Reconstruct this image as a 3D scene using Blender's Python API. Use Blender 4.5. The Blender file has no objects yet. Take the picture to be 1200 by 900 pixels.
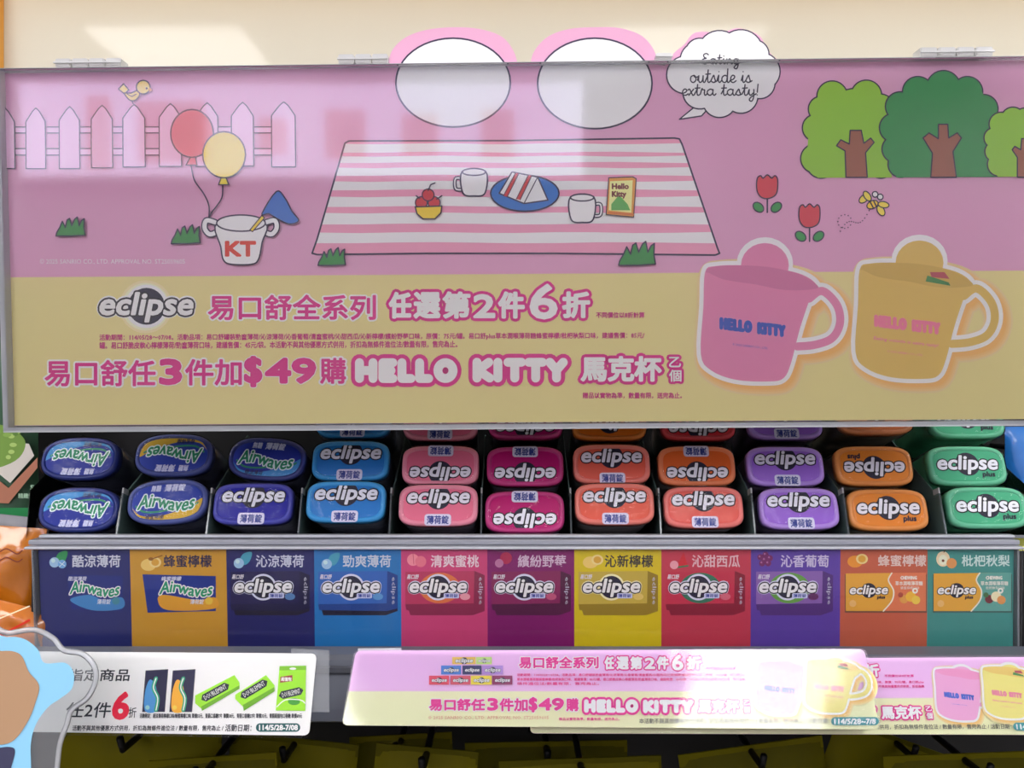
import bpy, bmesh, math, random
from mathutils import Vector, Matrix, Euler
from mathutils.geometry import tessellate_polygon
random.seed(4)
sc = bpy.context.scene
COL = sc.collection

# ------------------------------------------------------------------ camera, world, exposure
ZC = 1.40                       # camera height
F = 1000.0                      # focal length in pixels of the 1200 px frame
cd = bpy.data.cameras.new('camera'); cd.sensor_width = 36; cd.lens = 30; cd.clip_start = 0.02
cam = bpy.data.objects.new('camera', cd); COL.objects.link(cam)
cam.location = (0, 0, ZC); cam.rotation_euler = (math.pi/2, 0, 0)
sc.camera = cam
w = bpy.data.worlds.new('world'); sc.world = w; w.use_nodes = True
w.node_tree.nodes['Background'].inputs[0].default_value = (0.86, 0.88, 1.0, 1)
w.node_tree.nodes['Background'].inputs[1].default_value = 0.13
sc.view_settings.view_transform = 'Standard'; sc.view_settings.look = 'None'
sc.view_settings.exposure = 0.14; sc.view_settings.gamma = 1.0
try: sc.view_settings.use_curve_mapping = False
except Exception: pass
sc.cycles.transparent_max_bounces = 24
LAMP = 9.4                     # radiance of the ceiling panels
BOXLIGHT = 4.6                  # radiance of the backlit header across the aisle
STRIP = 2.4

# ------------------------------------------------------------------ helpers: colour and materials
def lin(h):
    h = h.lstrip('#'); o = []
    for i in (0, 2, 4):
        c = int(h[i:i+2], 16)/255
        o.append(c/12.92 if c <= .04045 else ((c+.055)/1.055)**2.4)
    return o
MC = {}
def pmat(h, E=1.0, rough=.5, spec=.35, coat=0, name='ink'):
    k = (h, E, rough, spec, coat)
    if k in MC: return MC[k]
    m = bpy.data.materials.new(name); m.use_nodes = True
    b = m.node_tree.nodes['Principled BSDF']
    c = [min(.92, v/E) for v in lin(h)]
    b.inputs['Base Color'].default_value = (*c, 1)
    b.inputs['Roughness'].default_value = rough
    b.inputs['Specular IOR Level'].default_value = spec
    if coat:
        b.inputs['Coat Weight'].default_value = coat; b.inputs['Coat Roughness'].default_value = .06
    MC[k] = m
    return m
def noisy(h, E=1.0, rough=.4, scale=60, var=.08, bump=0.0, bscale=200, spec=.4, coat=0, metal=0):
    m = bpy.data.materials.new('surface'); m.use_nodes = True
    nt = m.node_tree; b = nt.nodes['Principled BSDF']
    c = [min(.92, v/E) for v in lin(h)]
    n = nt.nodes.new('ShaderNodeTexNoise'); n.inputs['Scale'].default_value = scale
    tc = nt.nodes.new('ShaderNodeTexCoord'); nt.links.new(tc.outputs['Object'], n.inputs['Vector'])
    mx = nt.nodes.new('ShaderNodeMix'); mx.data_type = 'RGBA'
    mx.inputs[6].default_value = (*[v*(1-var) for v in c], 1)
    mx.inputs[7].default_value = (*[min(.95, v*(1+var)) for v in c], 1)
    nt.links.new(n.outputs['Fac'], mx.inputs[0]); nt.links.new(mx.outputs[2], b.inputs['Base Color'])
    b.inputs['Roughness'].default_value = rough; b.inputs['Specular IOR Level'].default_value = spec
    b.inputs['Metallic'].default_value = metal
    if coat:
        b.inputs['Coat Weight'].default_value = coat; b.inputs['Coat Roughness'].default_value = .08
    if bump:
        n2 = nt.nodes.new('ShaderNodeTexNoise'); n2.inputs['Scale'].default_value = bscale; n2.inputs['Detail'].default_value = 3
        nt.links.new(tc.outputs['Object'], n2.inputs['Vector'])
        bp = nt.nodes.new('ShaderNodeBump'); bp.inputs['Strength'].default_value = bump; bp.inputs['Distance'].default_value = .002
        nt.links.new(n2.outputs['Fac'], bp.inputs['Height']); nt.links.new(bp.outputs[0], b.inputs['Normal'])
        if coat: nt.links.new(bp.outputs[0], b.inputs['Coat Normal'])
    return m
def clear(tint=(.97, .98, .99), ior=1.49, rough=.03, bump=0.0, bscale=90, name='clear_acrylic', body=0.0, bodycol=(.6, .62, .68)):
    m = bpy.data.materials.new(name); m.use_nodes = True
    nt = m.node_tree; nt.nodes.remove(nt.nodes['Principled BSDF'])
    out = nt.nodes['Material Output']
    t = nt.nodes.new('ShaderNodeBsdfTransparent'); t.inputs[0].default_value = (*tint, 1)
    g = nt.nodes.new('ShaderNodeBsdfGlossy'); g.inputs['Roughness'].default_value = rough
    f = nt.nodes.new('ShaderNodeFresnel'); f.inputs['IOR'].default_value = ior
    mx = nt.nodes.new('ShaderNodeMixShader')
    nt.links.new(f.outputs[0], mx.inputs[0])
    base = t.outputs[0]
    if body:
        d = nt.nodes.new('ShaderNodeBsdfDiffuse'); d.inputs[0].default_value = (*bodycol, 1)
        m2 = nt.nodes.new('ShaderNodeMixShader'); m2.inputs[0].default_value = body
        nt.links.new(t.outputs[0], m2.inputs[1]); nt.links.new(d.outputs[0], m2.inputs[2]); base = m2.outputs[0]
    nt.links.new(base, mx.inputs[1]); nt.links.new(g.outputs[0], mx.inputs[2])
    nt.links.new(mx.outputs[0], out.inputs[0])
    if bump:
        tc = nt.nodes.new('ShaderNodeTexCoord')
        n2 = nt.nodes.new('ShaderNodeTexNoise'); n2.inputs['Scale'].default_value = bscale; n2.inputs['Detail'].default_value = 2
        nt.links.new(tc.outputs['Object'], n2.inputs['Vector'])
        bp = nt.nodes.new('ShaderNodeBump'); bp.inputs['Strength'].default_value = bump; bp.inputs['Distance'].default_value = .003
        nt.links.new(n2.outputs['Fac'], bp.inputs['Height'])
        nt.links.new(bp.outputs[0], g.inputs['Normal']); nt.links.new(bp.outputs[0], f.inputs['Normal'])
    return m
def emit(col, s):
    m = bpy.data.materials.new('light'); m.use_nodes = True
    b = m.node_tree.nodes['Principled BSDF']
    b.inputs['Base Color'].default_value = (.8, .8, .8, 1)
    b.inputs['Emission Color'].default_value = (*col, 1); b.inputs['Emission Strength'].default_value = s
    return m
ACR = clear()
PANE = clear(tint=(1, 1, 1), rough=.05, ior=1.47, bump=.02, bscale=8, name='poster_pane')
EDGE = clear(tint=(.80, .84, .88), rough=.06, body=.38, name='acrylic_edge', bodycol=(.55, .58, .64))
EDGEW = clear(tint=(.9, .94, .97), rough=.05, body=.38, name='acrylic_white_edge', bodycol=(.95, .96, 1))
FILM = clear(tint=(.99, .99, .99), ior=1.2, rough=.06, bump=.5, bscale=75, name='shrink_film')
GREENEDGE = clear(tint=(.55, .75, .72), rough=.06, body=.25, name='divider_acrylic', bodycol=(.35, .55, .52))

# ------------------------------------------------------------------ helpers: objects
def prop(o, label=None, cat=None, group=None, kind=None):
    if label: o['label'] = label
    if cat: o['category'] = cat
    if group: o['group'] = group
    if kind: o['kind'] = kind
    return o
def link(name, me, parent=None, mat=None, label=None):
    o = bpy.data.objects.new(name, me); COL.objects.link(o)
    if parent is not None: o.parent = parent
    if mat is not None: me.materials.clear(); me.materials.append(mat)
    if label: o['label'] = label
    return o
def empty(name, M, label=None, cat=None, group=None):
    o = bpy.data.objects.new(name, None); COL.objects.link(o); o.empty_display_size = .01
    o.matrix_world = M
    return prop(o, label, cat, group)
def mesh(name, vs, fs, smooth=False):
    me = bpy.data.meshes.new(name); me.from_pydata(vs, [], fs); me.update()
    if smooth:
        for p in me.polygons: p.use_smooth = True
    return me
def box_me(name, x0, x1, y0, y1, z0, z1, bev=0):
    bm = bmesh.new()
    bmesh.ops.create_cube(bm, size=1)
    for v in bm.verts:
        v.co = Vector(((x0+x1)/2+v.co.x*(x1-x0), (y0+y1)/2+v.co.y*(y1-y0), (z0+z1)/2+v.co.z*(z1-z0)))
    if bev: bmesh.ops.bevel(bm, geom=bm.edges[:], offset=bev, segments=2, affect='EDGES', profile=.5)
    me = bpy.data.meshes.new(name); bm.to_mesh(me); bm.free(); return me
def box(name, b, mat, parent=None, bev=0, label=None):
    return link(name, box_me(name, *b, bev=bev), parent, mat, label)
def prism_me(name, pts, z0, z1, bev=0):
    """closed outline in x,y extruded along z"""
    bm = bmesh.new()
    vs = [bm.verts.new((p[0], p[1], z0)) for p in pts]
    f = bm.faces.new(vs); bm.normal_update()
    r = bmesh.ops.extrude_face_region(bm, geom=[f])
    for e in r['geom']:
        if isinstance(e, bmesh.types.BMVert): e.co.z = z1
    bmesh.ops.recalc_face_normals(bm, faces=bm.faces)
    if bev: bmesh.ops.bevel(bm, geom=[e for e in bm.edges if abs(e.verts[0].co.z-e.verts[1].co.z) < 1e-9], offset=bev, segments=2, affect='EDGES')
    me = bpy.data.meshes.new(name); bm.to_mesh(me); bm.free(); return me
def tube_me(name, pts, r, n=8):
    vs, fs = [], []
    pts = [Vector(p) for p in pts]
    for i, p in enumerate(pts):
        d = (pts[min(i+1, len(pts)-1)]-pts[max(i-1, 0)]).normalized()
        a = d.cross(Vector((0.13, 0.2, 1))).normalized(); b = d.cross(a)
        for k in range(n):
            t = 2*math.pi*k/n; vs.append(p+a*math.cos(t)*r+b*math.sin(t)*r)
    for i in range(len(pts)-1):
        for k in range(n):
            fs.append((i*n+k, i*n+(k+1) % n, (i+1)*n+(k+1) % n, (i+1)*n+k))
    fs.append(tuple(range(n))[::-1]); fs.append(tuple((len(pts)-1)*n+k for k in range(n)))
    return mesh(name, vs, fs, True)
def P(px, py, d):
    """world point seen at a pixel at distance d in front of the camera"""
    return Vector(((px-600)*d/F, d, ZC-(py-450)*d/F))

# ------------------------------------------------------------------ helpers: flat print
class Frame:
    """a flat sheet: local x right, y up, z towards the viewer. fr(px,py) gives the local point on the sheet of a photo measurement"""
    def __init__(s, M, E):
        s.M = M; s.inv = M.inverted(); s.E = E
        s.o = s.inv @ Vector((0, 0, ZC))
    def __call__(s, px, py):
        d = s.inv.to_3x3() @ Vector(((px-600)/F, 1, -(py-450)/F))
        t = -s.o.z/d.z; p = s.o+d*t
        return (p.x, p.y)
    def unit(s, px, py):
        a = s(px, py); b = s(px+1, py); return math.hypot(a[0]-b[0], a[1]-b[1])
class Flat:
    """a sheet drawn in its own units of k metres, y down"""
    def __init__(s, k, E): s.k = k; s.E = E
    def __call__(s, x, y): return (x*s.k, -y*s.k)
    def unit(s, x, y): return s.k
TC = {}
def glyphs(t, res):
    k = (t, res)
    if k in TC: return TC[k]
    c = bpy.data.curves.new('t', 'FONT'); c.body = t; c.size = 1; c.resolution_u = res
    o = bpy.data.objects.new('t', c); COL.objects.link(o)
    bpy.context.view_layer.update()
    m = bpy.data.meshes.new_from_object(o.evaluated_get(bpy.context.evaluated_depsgraph_get()))
    bm = bmesh.new(); bm.from_mesh(m); bmesh.ops.remove_doubles(bm, verts=bm.verts, dist=1e-5)
    bm.verts.index_update()
    vs = [(v.co.x, v.co.y) for v in bm.verts]; fs = [[v.index for v in f.verts] for f in bm.faces]
    ed = [(e.verts[0].index, e.verts[1].index) for e in bm.edges if len(e.link_faces) == 1]
    bm.free(); bpy.data.objects.remove(o); bpy.data.curves.remove(c); bpy.data.meshes.remove(m)
    TC[k] = (vs, fs, ed)
    return TC[k]
def smooth(pts, n=6, closed=True):
    out = []; N = len(pts)
    for i in range(N if closed else N-1):
        if closed: p = [pts[(i+k) % N] for k in (-1, 0, 1, 2)]
        else: p = [pts[max(0, min(N-1, i+k))] for k in (-1, 0, 1, 2)]
        for j in range(n):
            t = j/n
            out.append(tuple(.5*((2*p[1][a])+(-p[0][a]+p[2][a])*t+(2*p[0][a]-5*p[1][a]+4*p[2][a]-p[3][a])*t*t+(-p[0][a]+3*p[1][a]-3*p[2][a]+p[3][a])*t**3) for a in (0, 1)))
    if not closed: out.append(tuple(pts[-1]))
    return out
def ell(cx, cy, rx, ry, n=28, a0=0, a1=360, rot=0):
    o = []
    full = abs(a1-a0) >= 360
    r = math.radians(rot)
    for i in range(n if full else n+1):
        t = math.radians(a0+(a1-a0)*i/n); x = rx*math.cos(t); y = ry*math.sin(t)
        o.append((cx+x*math.cos(r)-y*math.sin(r), cy+x*math.sin(r)+y*math.cos(r)))
    return o
def rrect(x0, y0, x1, y1, r, n=5):
    o = []
    for cx, cy, a in ((x1-r, y0+r, -90), (x1-r, y1-r, 0), (x0+r, y1-r, 90), (x0+r, y0+r, 180)):
        for i in range(n+1):
            t = math.radians(a+90*i/n); o.append((cx+r*math.cos(t), cy+r*math.sin(t)))
    return o
NAVY = '#2c2440'
class Art:
    dz = 2.2e-5; e = 2e-6
    def __init__(s, fr, z=0.0, rough=.5, coat=0):
        s.fr = fr; s.v = []; s.f = []; s.m = []; s.mi = []; s.z = z; s.rough = rough; s.coat = coat
    def _mat(s, c):
        if c not in s.m: s.m.append(c)
        return s.m.index(c)
    def _add(s, vs, fs, c):
        b = len(s.v); mi = s._mat(c)
        s.v += [(*p[:2], s.z+(p[2]*s.e if len(p) > 2 else 0)) for p in vs]
        for f in fs: s.f.append([b+i for i in f]); s.mi.append(mi)
    def up(s): s.z += s.dz; return s
    def poly(s, pts, c):
        s.up(); L = [s.fr(*p) for p in pts]
        tris = tessellate_polygon([[Vector((x, y, 0)) for x, y in L]])
        s._add(L, [tuple(t) for t in tris], c); return s
    def _stroke(s, L, w, c, closed, n=8):
        vs, fs = [], []
        N = len(L)
        for i in range(N if closed else N-1):
            a = L[i]; b = L[(i+1) % N]; dx, dy = b[0]-a[0], b[1]-a[1]; l = math.hypot(dx, dy)
            if l < 1e-9: continue
            nx, ny = -dy/l*w, dx/l*w; k = len(vs)
            h = i % 4; vs += [(a[0]+nx, a[1]+ny, h), (b[0]+nx, b[1]+ny, h), (b[0]-nx, b[1]-ny, h), (a[0]-nx, a[1]-ny, h)]; fs.append((k, k+1, k+2, k+3))
        for i, p in enumerate(L):
            k = len(vs); vs += [(p[0]+w*math.cos(2*math.pi*j/n), p[1]+w*math.sin(2*math.pi*j/n), 4+i % 7) for j in range(n)]; fs.append(tuple(range(k, k+n)))
        s._add(vs, fs, c)
    def stroke(s, pts, w, c=NAVY, closed=False):
        s.up(); u = s.fr.unit(*pts[0]); s._stroke([s.fr(*p) for p in pts], w*u/2, c, closed, 8 if w < 6 else 16); return s
    def shape(s, pts, fill, w=1.4, line=NAVY):
        if fill: s.poly(pts, fill)
        if w: s.stroke(pts, w, line, True)
        return s
    def disc(s, x, y, r, c, ry=None): return s.poly(ell(x, y, r, ry or r), c)
    def cloud(s, circles, fill, w=1.5, line=NAVY, core=None):
        s.up()
        for i, (x, y, r) in enumerate(circles): L = [(*s.fr(*p), i) for p in ell(x, y, r+w/2, r+w/2, 30)]; s._add(L, [tuple(range(30))], line)
        s.up()
        for i, (x, y, r) in enumerate(circles): L = [(*s.fr(*p), i) for p in ell(x, y, r-w/2, r-w/2, 30)]; s._add(L, [tuple(range(30))], fill)
        if core: s.poly(core, fill)
        return s
    def text(s, t, bx, layers, shear=0, res=3, warp=None, skew=0):
        """t fills the ink box bx=(x0,y0,x1,y1) (y0 top). layers: [(dilation px, colour)] from below up. skew: y drop per x"""
        vs, fs, ed = glyphs(t, res)
        if shear: vs = [(x+y*shear, y) for x, y in vs]
        xa = min(v[0] for v in vs); xb = max(v[0] for v in vs); ya = min(v[1] for v in vs); yb = max(v[1] for v in vs)
        x0, y0, x1, y1 = bx; L = []
        for x, y in vs:
            u = (x-xa)/(xb-xa); v = (y-ya)/(yb-ya)
            py = y1+(y0-y1)*v+skew*u*(x1-x0)
            if warp: py += warp(u, v)
            L.append(s.fr(x0+(x1-x0)*u, py))
        un = s.fr.unit(x0, y0)
        for wd, c in layers:
            s.up()
            if wd:
                W = wd*un; V = []; FF = []
                for h, (a, b) in enumerate(ed):
                    h %= 3; a = L[a]; b = L[b]; dx, dy = b[0]-a[0], b[1]-a[1]; l = math.hypot(dx, dy)
                    if l < 1e-9: continue
                    nx, ny = -dy/l*W, dx/l*W; k = len(V)
                    V += [(a[0]+nx, a[1]+ny, h), (b[0]+nx, b[1]+ny, h), (b[0]-nx, b[1]-ny, h), (a[0]-nx, a[1]-ny, h)]; FF.append((k, k+1, k+2, k+3))
                n = 8 if wd > 1 else 5
                if wd > .45:
                    for i in {i for e in ed for i in e}:
                        p = L[i]; k = len(V); V += [(p[0]+W*math.cos(6.2832*j/n), p[1]+W*math.sin(6.2832*j/n), 3+i % 5) for j in range(n)]; FF.append(tuple(range(k, k+n)))
                s._add(V, FF, c)
            s._add([(*p, 9) for p in L], fs, c)
        return s
    def strokes(s, glyph, t, bx, layers, skew=0, space=.55):
        """stroke lettering from a table of polylines; fills box with brush centre lines"""
        paths = []; x = 0
        for ch in t:
            if ch == ' ': x += space; continue
            g, adv = glyph[ch]
            for p in g: paths.append([(a+x, b) for a, b in p])
            x += adv
        xs = [p[0] for q in paths for p in q]; ys = [p[1] for q in paths for p in q]
        xa, xb, ya, yb = min(xs), max(xs), min(ys), max(ys); x0, y0, x1, y1 = bx
        T = lambda p: (x0+(x1-x0)*(p[0]-xa)/(xb-xa), y1+(y0-y1)*(p[1]-ya)/(yb-ya)+skew*(p[0]-xa)/(xb-xa)*(x1-x0))
        un = s.fr.unit(x0, y0)
        for wd, c in layers:
            s.up()
            z0 = s.z
            for i, q in enumerate(paths): s.z = z0+(i % 4)*1.1e-5*(wd > 3); s._stroke([s.fr(*T(p)) for p in q], wd*un/2, c, False, 14 if wd > 3 else 6)
            s.z = z0+1e-5
        return s
    def me(s, name):
        m = mesh(name, s.v, s.f)
        for c in s.m: m.materials.append(pmat(c, s.fr.E, s.rough, .35, s.coat))
        m.polygons.foreach_set('material_index', s.mi)
        return m
    def build(s, name, parent, label=None): return link(name, s.me(name), parent, None, label)

BUB = {'H': ([[(0, 0), (0, 1)], [(.75, 0), (.75, 1)], [(0, .5), (.75, .5)]], 1.3),
       'E': ([[(.55, 1), (0, 1), (0, 0), (.55, 0)], [(0, .5), (.45, .5)]], 1.05),
       'L': ([[(0, 1), (0, 0), (.5, 0)]], .98), 'O': ([[(.45+.42*math.cos(t*.3142), .5+.5*math.sin(t*.3142)) for t in range(21)]], 1.3),
       'K': ([[(0, 0), (0, 1)], [(.65, 1), (.05, .5), (.7, 0)]], 1.15), 'I': ([[(0, 0), (0, 1)]], .55),
       'T': ([[(0, 1), (.75, 1)], [(.375, 1), (.375, 0)]], 1.15), 'Y': ([[(0, 1), (.37, .5), (.37, 0)], [(.74, 1), (.37, .5)]], 1.1)}
def sm(*q): return smooth(list(q), 5, False)
def dot(x, y): return [(x, y), (x+.02, y)]
HAND = {
 'E': ([sm((1.25, 1.75), (.9, 2.0), (.45, 1.75), (.55, 1.25), (.9, 1.08), (.35, .9), (.1, .4), (.5, 0), (1.1, .12), (1.4, .4))], 1.5),
 'a': ([sm((.85, .85), (.5, 1), (.1, .7), (.1, .25), (.45, 0), (.8, .35), (.88, .95), (.85, .3), (1.05, 0), (1.3, .25))], 1.25),
 't': ([sm((0, .25), (.3, .9), (.42, 1.75), (.33, .4), (.5, 0), (.85, .25)), [(.05, 1.15), (.75, 1.2)]], .82),
 'i': ([sm((0, .25), (.25, 1), (.22, .3), (.4, 0), (.7, .3)), dot(.28, 1.5)], .68),
 'n': ([sm((0, .3), (.12, .95), (.2, .5), (.2, 0)), sm((.2, .4), (.55, .98), (.8, .75), (.78, .25), (.95, 0), (1.2, .25))], 1.15),
 'g': ([sm((.85, .85), (.5, 1), (.1, .7), (.1, .25), (.45, 0), (.8, .35), (.88, .95), (.85, -.3), (.6, -.95), (.2, -.75), (.45, -.3), (1.2, .25))], 1.2),
 'o': ([sm((.6, 1), (.15, .8), (.1, .25), (.5, 0), (.88, .35), (.8, .85), (.55, .98), (.8, .72), (1.15, .8))], 1.12),
 'u': ([sm((0, .3), (.2, .95), (.18, .3), (.4, 0), (.75, .3), (.85, .95), (.85, .25), (1.0, 0), (1.25, .25))], 1.2),
 's': ([sm((0, .25), (.42, 1), (.55, .6), (.68, .2), (.4, 0), (.1, .15)), sm((.4, 0), (.7, .1), (.95, .25))], .92),
 'd': ([sm((.85, .85), (.5, 1), (.1, .7), (.1, .25), (.45, 0), (.8, .35), (.95, 1.9), (.88, .3), (1.05, 0), (1.3, .25))], 1.25),
 'e': ([sm((.05, .3), (.5, .45), (.75, .8), (.45, 1.02), (.15, .65), (.2, .15), (.55, 0), (.95, .25))], .92),
 'x': ([sm((0, .85), (.2, 1), (.45, .5), (.7, 0), (.95, .2)), [(.8, 1), (.1, 0)]], .95),
 'r': ([sm((0, .25), (.22, 1.1), (.32, .9), (.6, .85), (.55, .3), (.7, 0), (.95, .25))], .92),
 'y': ([sm((0, .3), (.2, .95), (.18, .3), (.4, 0), (.75, .35)), sm((.85, .95), (.82, -.3), (.55, -.95), (.2, -.75), (.45, -.3), (1.2, .25))], 1.15),
 '!': ([[(.3, 1.8), (.2, .5)], dot(.17, .05)], .5)}

def logo(a, cx, cy, w, glow=None, k=1.0, plus=False):
    """the white italic wordmark over a dark disc; w is the wordmark's width, cx,cy its middle"""
    r = w*.20
    if glow: a.disc(cx, cy, r*1.18, glow)
    if glow: a.text('eclipse', (cx-w/2, cy-w*.155, cx+w/2, cy+w*.165), [(w*.040, glow)], .18)
    a.disc(cx, cy, r, '#1c1a33')
    a.text('eclipse', (cx-w/2, cy-w*.145, cx+w/2, cy+w*.165), [(w*.030, '#14121f'), (w*.0105, '#e6e6f2')], .18)
    a.text('MINTLESS', (cx+w*.05, cy-w*.15, cx+w*.2, cy-w*.135), [(0, '#c8c8e0')], res=1) if False else None
    if plus: a.text('plus', (cx+w*.22, cy+w*.13, cx+w*.43, cy+w*.24), [(w*.006, '#1c1a33')], .1)
    return a
def waves(a, cx, cy, w, h, flip=1):
    """green wavy wordmark with a white edge"""
    f = lambda u, v: -h*.22*math.sin(u*2*math.pi)
    a.text('Airwaves', (cx-w/2, cy-h/2, cx+w/2, cy+h/2), [(w*.028, '#dfeef0'), (w*.007, '#1d8a62')], .2, warp=f)
    return a

# ------------------------------------------------------------------ room
WALL = noisy('#d8d3c2', 1.0, .05, 3, .02, spec=.26)
o = box('wall_back', (-3, 3, .70, .80, 0, 2.7), WALL); prop(o, kind='structure')
o = box('floor', (-3, 3, -3.4, .80, -.05, 0), noisy('#8f8a83', 1, .3, 6, .06)); prop(o, kind='structure')
o = box('ceiling', (-3, 3, -3.4, .80, 2.7, 2.8), noisy('#e4e4e6', 1, .8, 20, .03)); prop(o, kind='structure')
o = box('wall_opposite', (-3, 3, -3.5, -3.4, 0, 2.7), noisy('#c9c7cc', 1, .6, 8, .05)); prop(o, kind='structure')
TRM = noisy('#e8a84c', 1, .5, 5, .1)
o = box('trim_1', (-.62, -.4165, .688, .6995, 1.30, 2.2), TRM); prop(o, kind='structure')
LM = emit((1, .99, .97), LAMP); LF = noisy('#dfe0e2', 1, .4, 30, .02)
k = 0
for lx, ly in ((-1.265, -2.33), (.64, -2.33), (2.4, -2.33), (-2.6, -2.33), (-1.265, -.55), (.64, -.55), (2.4, -.55), (-2.6, -.55)):
    near = ly > -1; row = 'second row from the display' if not near else 'row nearest the display'
    xn = {-1.265: 'second from the left', .64: 'third from the left', 2.4: 'rightmost', -2.6: 'leftmost'}[lx]
    t = empty('ceiling_light', Matrix.Translation((lx, ly, 2.7)), f'white recessed ceiling light panel, {xn} in the {row}', 'light', 'ceiling light panels')
    hw = .30 if not near else .28; hl = .62
    box('diffuser', (-hw, hw, -hl, hl, -.012, -.004), LM, t)
    for s_ in (-1, 1):
        box('frame', (s_*hw-.012, s_*hw+.012, -hl-.02, hl+.02, -.018, 0), LF, t)
# backlit header of the shelves across the aisle (seen mirrored in the poster pane)
t = empty('light_box', Matrix.Translation((-.9, -3.30, 2.21)), 'backlit pale lilac header sign above the shelves across the aisle', 'sign')
box('housing', (-1.56, 1.28, -.08, 0, -.02, .47), LF, t)
box('lit_panel', (-1.53, 1.25, .001, .004, 0, .45), emit((.74, .70, 1.0), BOXLIGHT), t)
a = Art(Flat(1, 1)); RD = emit((.9, .35, .42), BOXLIGHT*.55)
for bx0, bz0, bw, bh in ((-.95, .06, .34, .30), (-.35, .10, .14, .18), (-.02, .08, .20, .24), (.36, .10, .18, .2), (.75, .08, .16, .24), (-1.2, .03, .12, .36)):
    box('poster_print', (bx0, bx0+bw, .005, .008, bz0, bz0+bh), RD, t)
# warm strip under the canopy above the frame
t = empty('canopy', Matrix.Translation((0, .70, 1.748)), 'cream canopy ledge over the display with a warm light strip', 'shelf')
box('ledge', (-2, 2, -.045, -.0005, 0, .02), WALL, t)
box('light_strip', (-1.9, 1.9, -.030, -.014, -.005, -.0005), emit((1, .66, .26), STRIP), t)

# dark fixture behind everything
DARK = noisy('#0c0c0f', 1, .55, 40, .2); BLK = noisy('#08080a', 1, .4, 40, .2, spec=.2); GREY = noisy('#6c707c', 1, .35, 30, .06)
t = empty('display_fixture', Matrix.Translation((0, .68, 0)), 'dark metal shelf fixture that carries the mint display', 'shelf unit')
box('back_panel', (-1.2, 1.2, -.012, .012, 0, 1.60), DARK, t)
box('plinth', (-1.2, 1.2, -.35, -.0125, 0, .12), BLK, t)
for sx in (-1.19, 1.19): box('upright', (sx-.015, sx+.015, -.05, -.0125, .12, 1.60), BLK, t)

# ------------------------------------------------------------------ the promotional board
EB = .70
MB = Matrix.Translation(P(600, 285, .50)) @ Matrix.Rotation(math.radians(.62), 4, 'Y').inverted() @ Matrix.Rotation(math.radians(90+1.7), 4, 'X')
fb = Frame(MB, EB)
board = empty('promotional_board', MB, 'big pink and yellow picnic promotion board in a clear acrylic holder', 'sign')
PINK = '#c692b0'; YEL = '#cbc083'; MAG = '#c0207a'; WH = '#e2e2ec'
def slab(name, pts, z0, z1, mat, parent, fr=fb, bev=0, label=None):
    return link(name, prism_me(name, [fr(*p) for p in pts], z0, z1, bev), parent, mat, label)
# printed card with its three die-cut bumps
outline = [(6, 86), (455, 79)]
outline += smooth([(455, 79), (459, 60), (475, 44), (500, 35), (531, 32), (562, 34), (588, 43), (602, 60), (607, 77)], 5, False)[1:]
outline += smooth([(621, 77), (626, 60), (642, 43), (667, 34), (697, 32), (727, 33), (752, 42), (766, 58), (771, 76)], 5, False)
outline += smooth([(779, 77), (790, 62), (802, 52), (815, 38), (845, 38), (866, 33), (890, 42), (900, 60), (917, 74)], 4, False)
outline += [(1212, 69.5), (1213, 491), (17, 499)]
slab('printed_card', outline, -.0016, 0, pmat(PINK, EB), board, label='pink card with three rounded bumps along its top')
a = Art(fb, .0001)
a.poly([(12.6, 325), (1212, 317), (1212.5, 491), (17.2, 498.5)], YEL)
a.build('yellow_print', board)

# fence
a = Art(fb, .0003); a.dz = 1.2e-5; a.e = 1.2e-6
FP = '#dcaac6'
for y0, y1 in ((149, 156), (174.5, 182)):
    for xa, xb in ((19, 33), (56, 71), (95, 109), (133, 146), (171, 187), (256, 272), (299, 318)):
        a.poly([(xa, y0), (xb, y0), (xb, y1), (xa, y1)], FP); a.stroke([(xa, y0), (xb, y0)], 1.4); a.stroke([(xa, y1), (xb, y1)], 1.4)
for cx, w_, yt, yb in ((6.5, 24, 127, 198), (43, 23, 127, 198), (82.5, 24, 125.5, 198), (120.5, 25, 124, 197), (158, 26, 123, 196), (200.5, 26, 122, 195.5), (243.5, 26, 121, 195.5), (285, 26, 120.5, 195), (333, 28, 120, 196)):
    h = w_/2
    pts = [(max(cx-h, 6.6), yb), (max(cx-h*1.02, 6.6), yt+16)] + ([(cx-h*.35, yt+4)] if cx > 20 else []) + [(max(cx, 6.6), yt)] + [(cx+h*.35, yt+4), (cx+h*.95, yt+16), (cx+h, yb)]
    a.shape(pts, FP)
a.build('picket_fence_print', board)
a = Art(fb, .0012)    # bird
a.shape([(140, 105), (146, 99), (152, 106), (147, 111)], '#d6b84e', 1.4); a.shape(smooth([(147, 110), (154, 110), (162, 107), (165, 111), (160, 118), (153, 118)], 4), '#d6b84e', 1.4)
a.shape(ell(169, 103, 8, 8), '#dabb50', 1.5); a.disc(173, 104.5, 1.2, NAVY); a.poly([(176.5, 103), (180, 107), (175.5, 108.5)], '#c8862c'); a.stroke([(150, 111), (156, 114), (161, 111)], 1); a.stroke([(156, 119), (157, 122)], 1)
a.build('bird_print', board)
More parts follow.
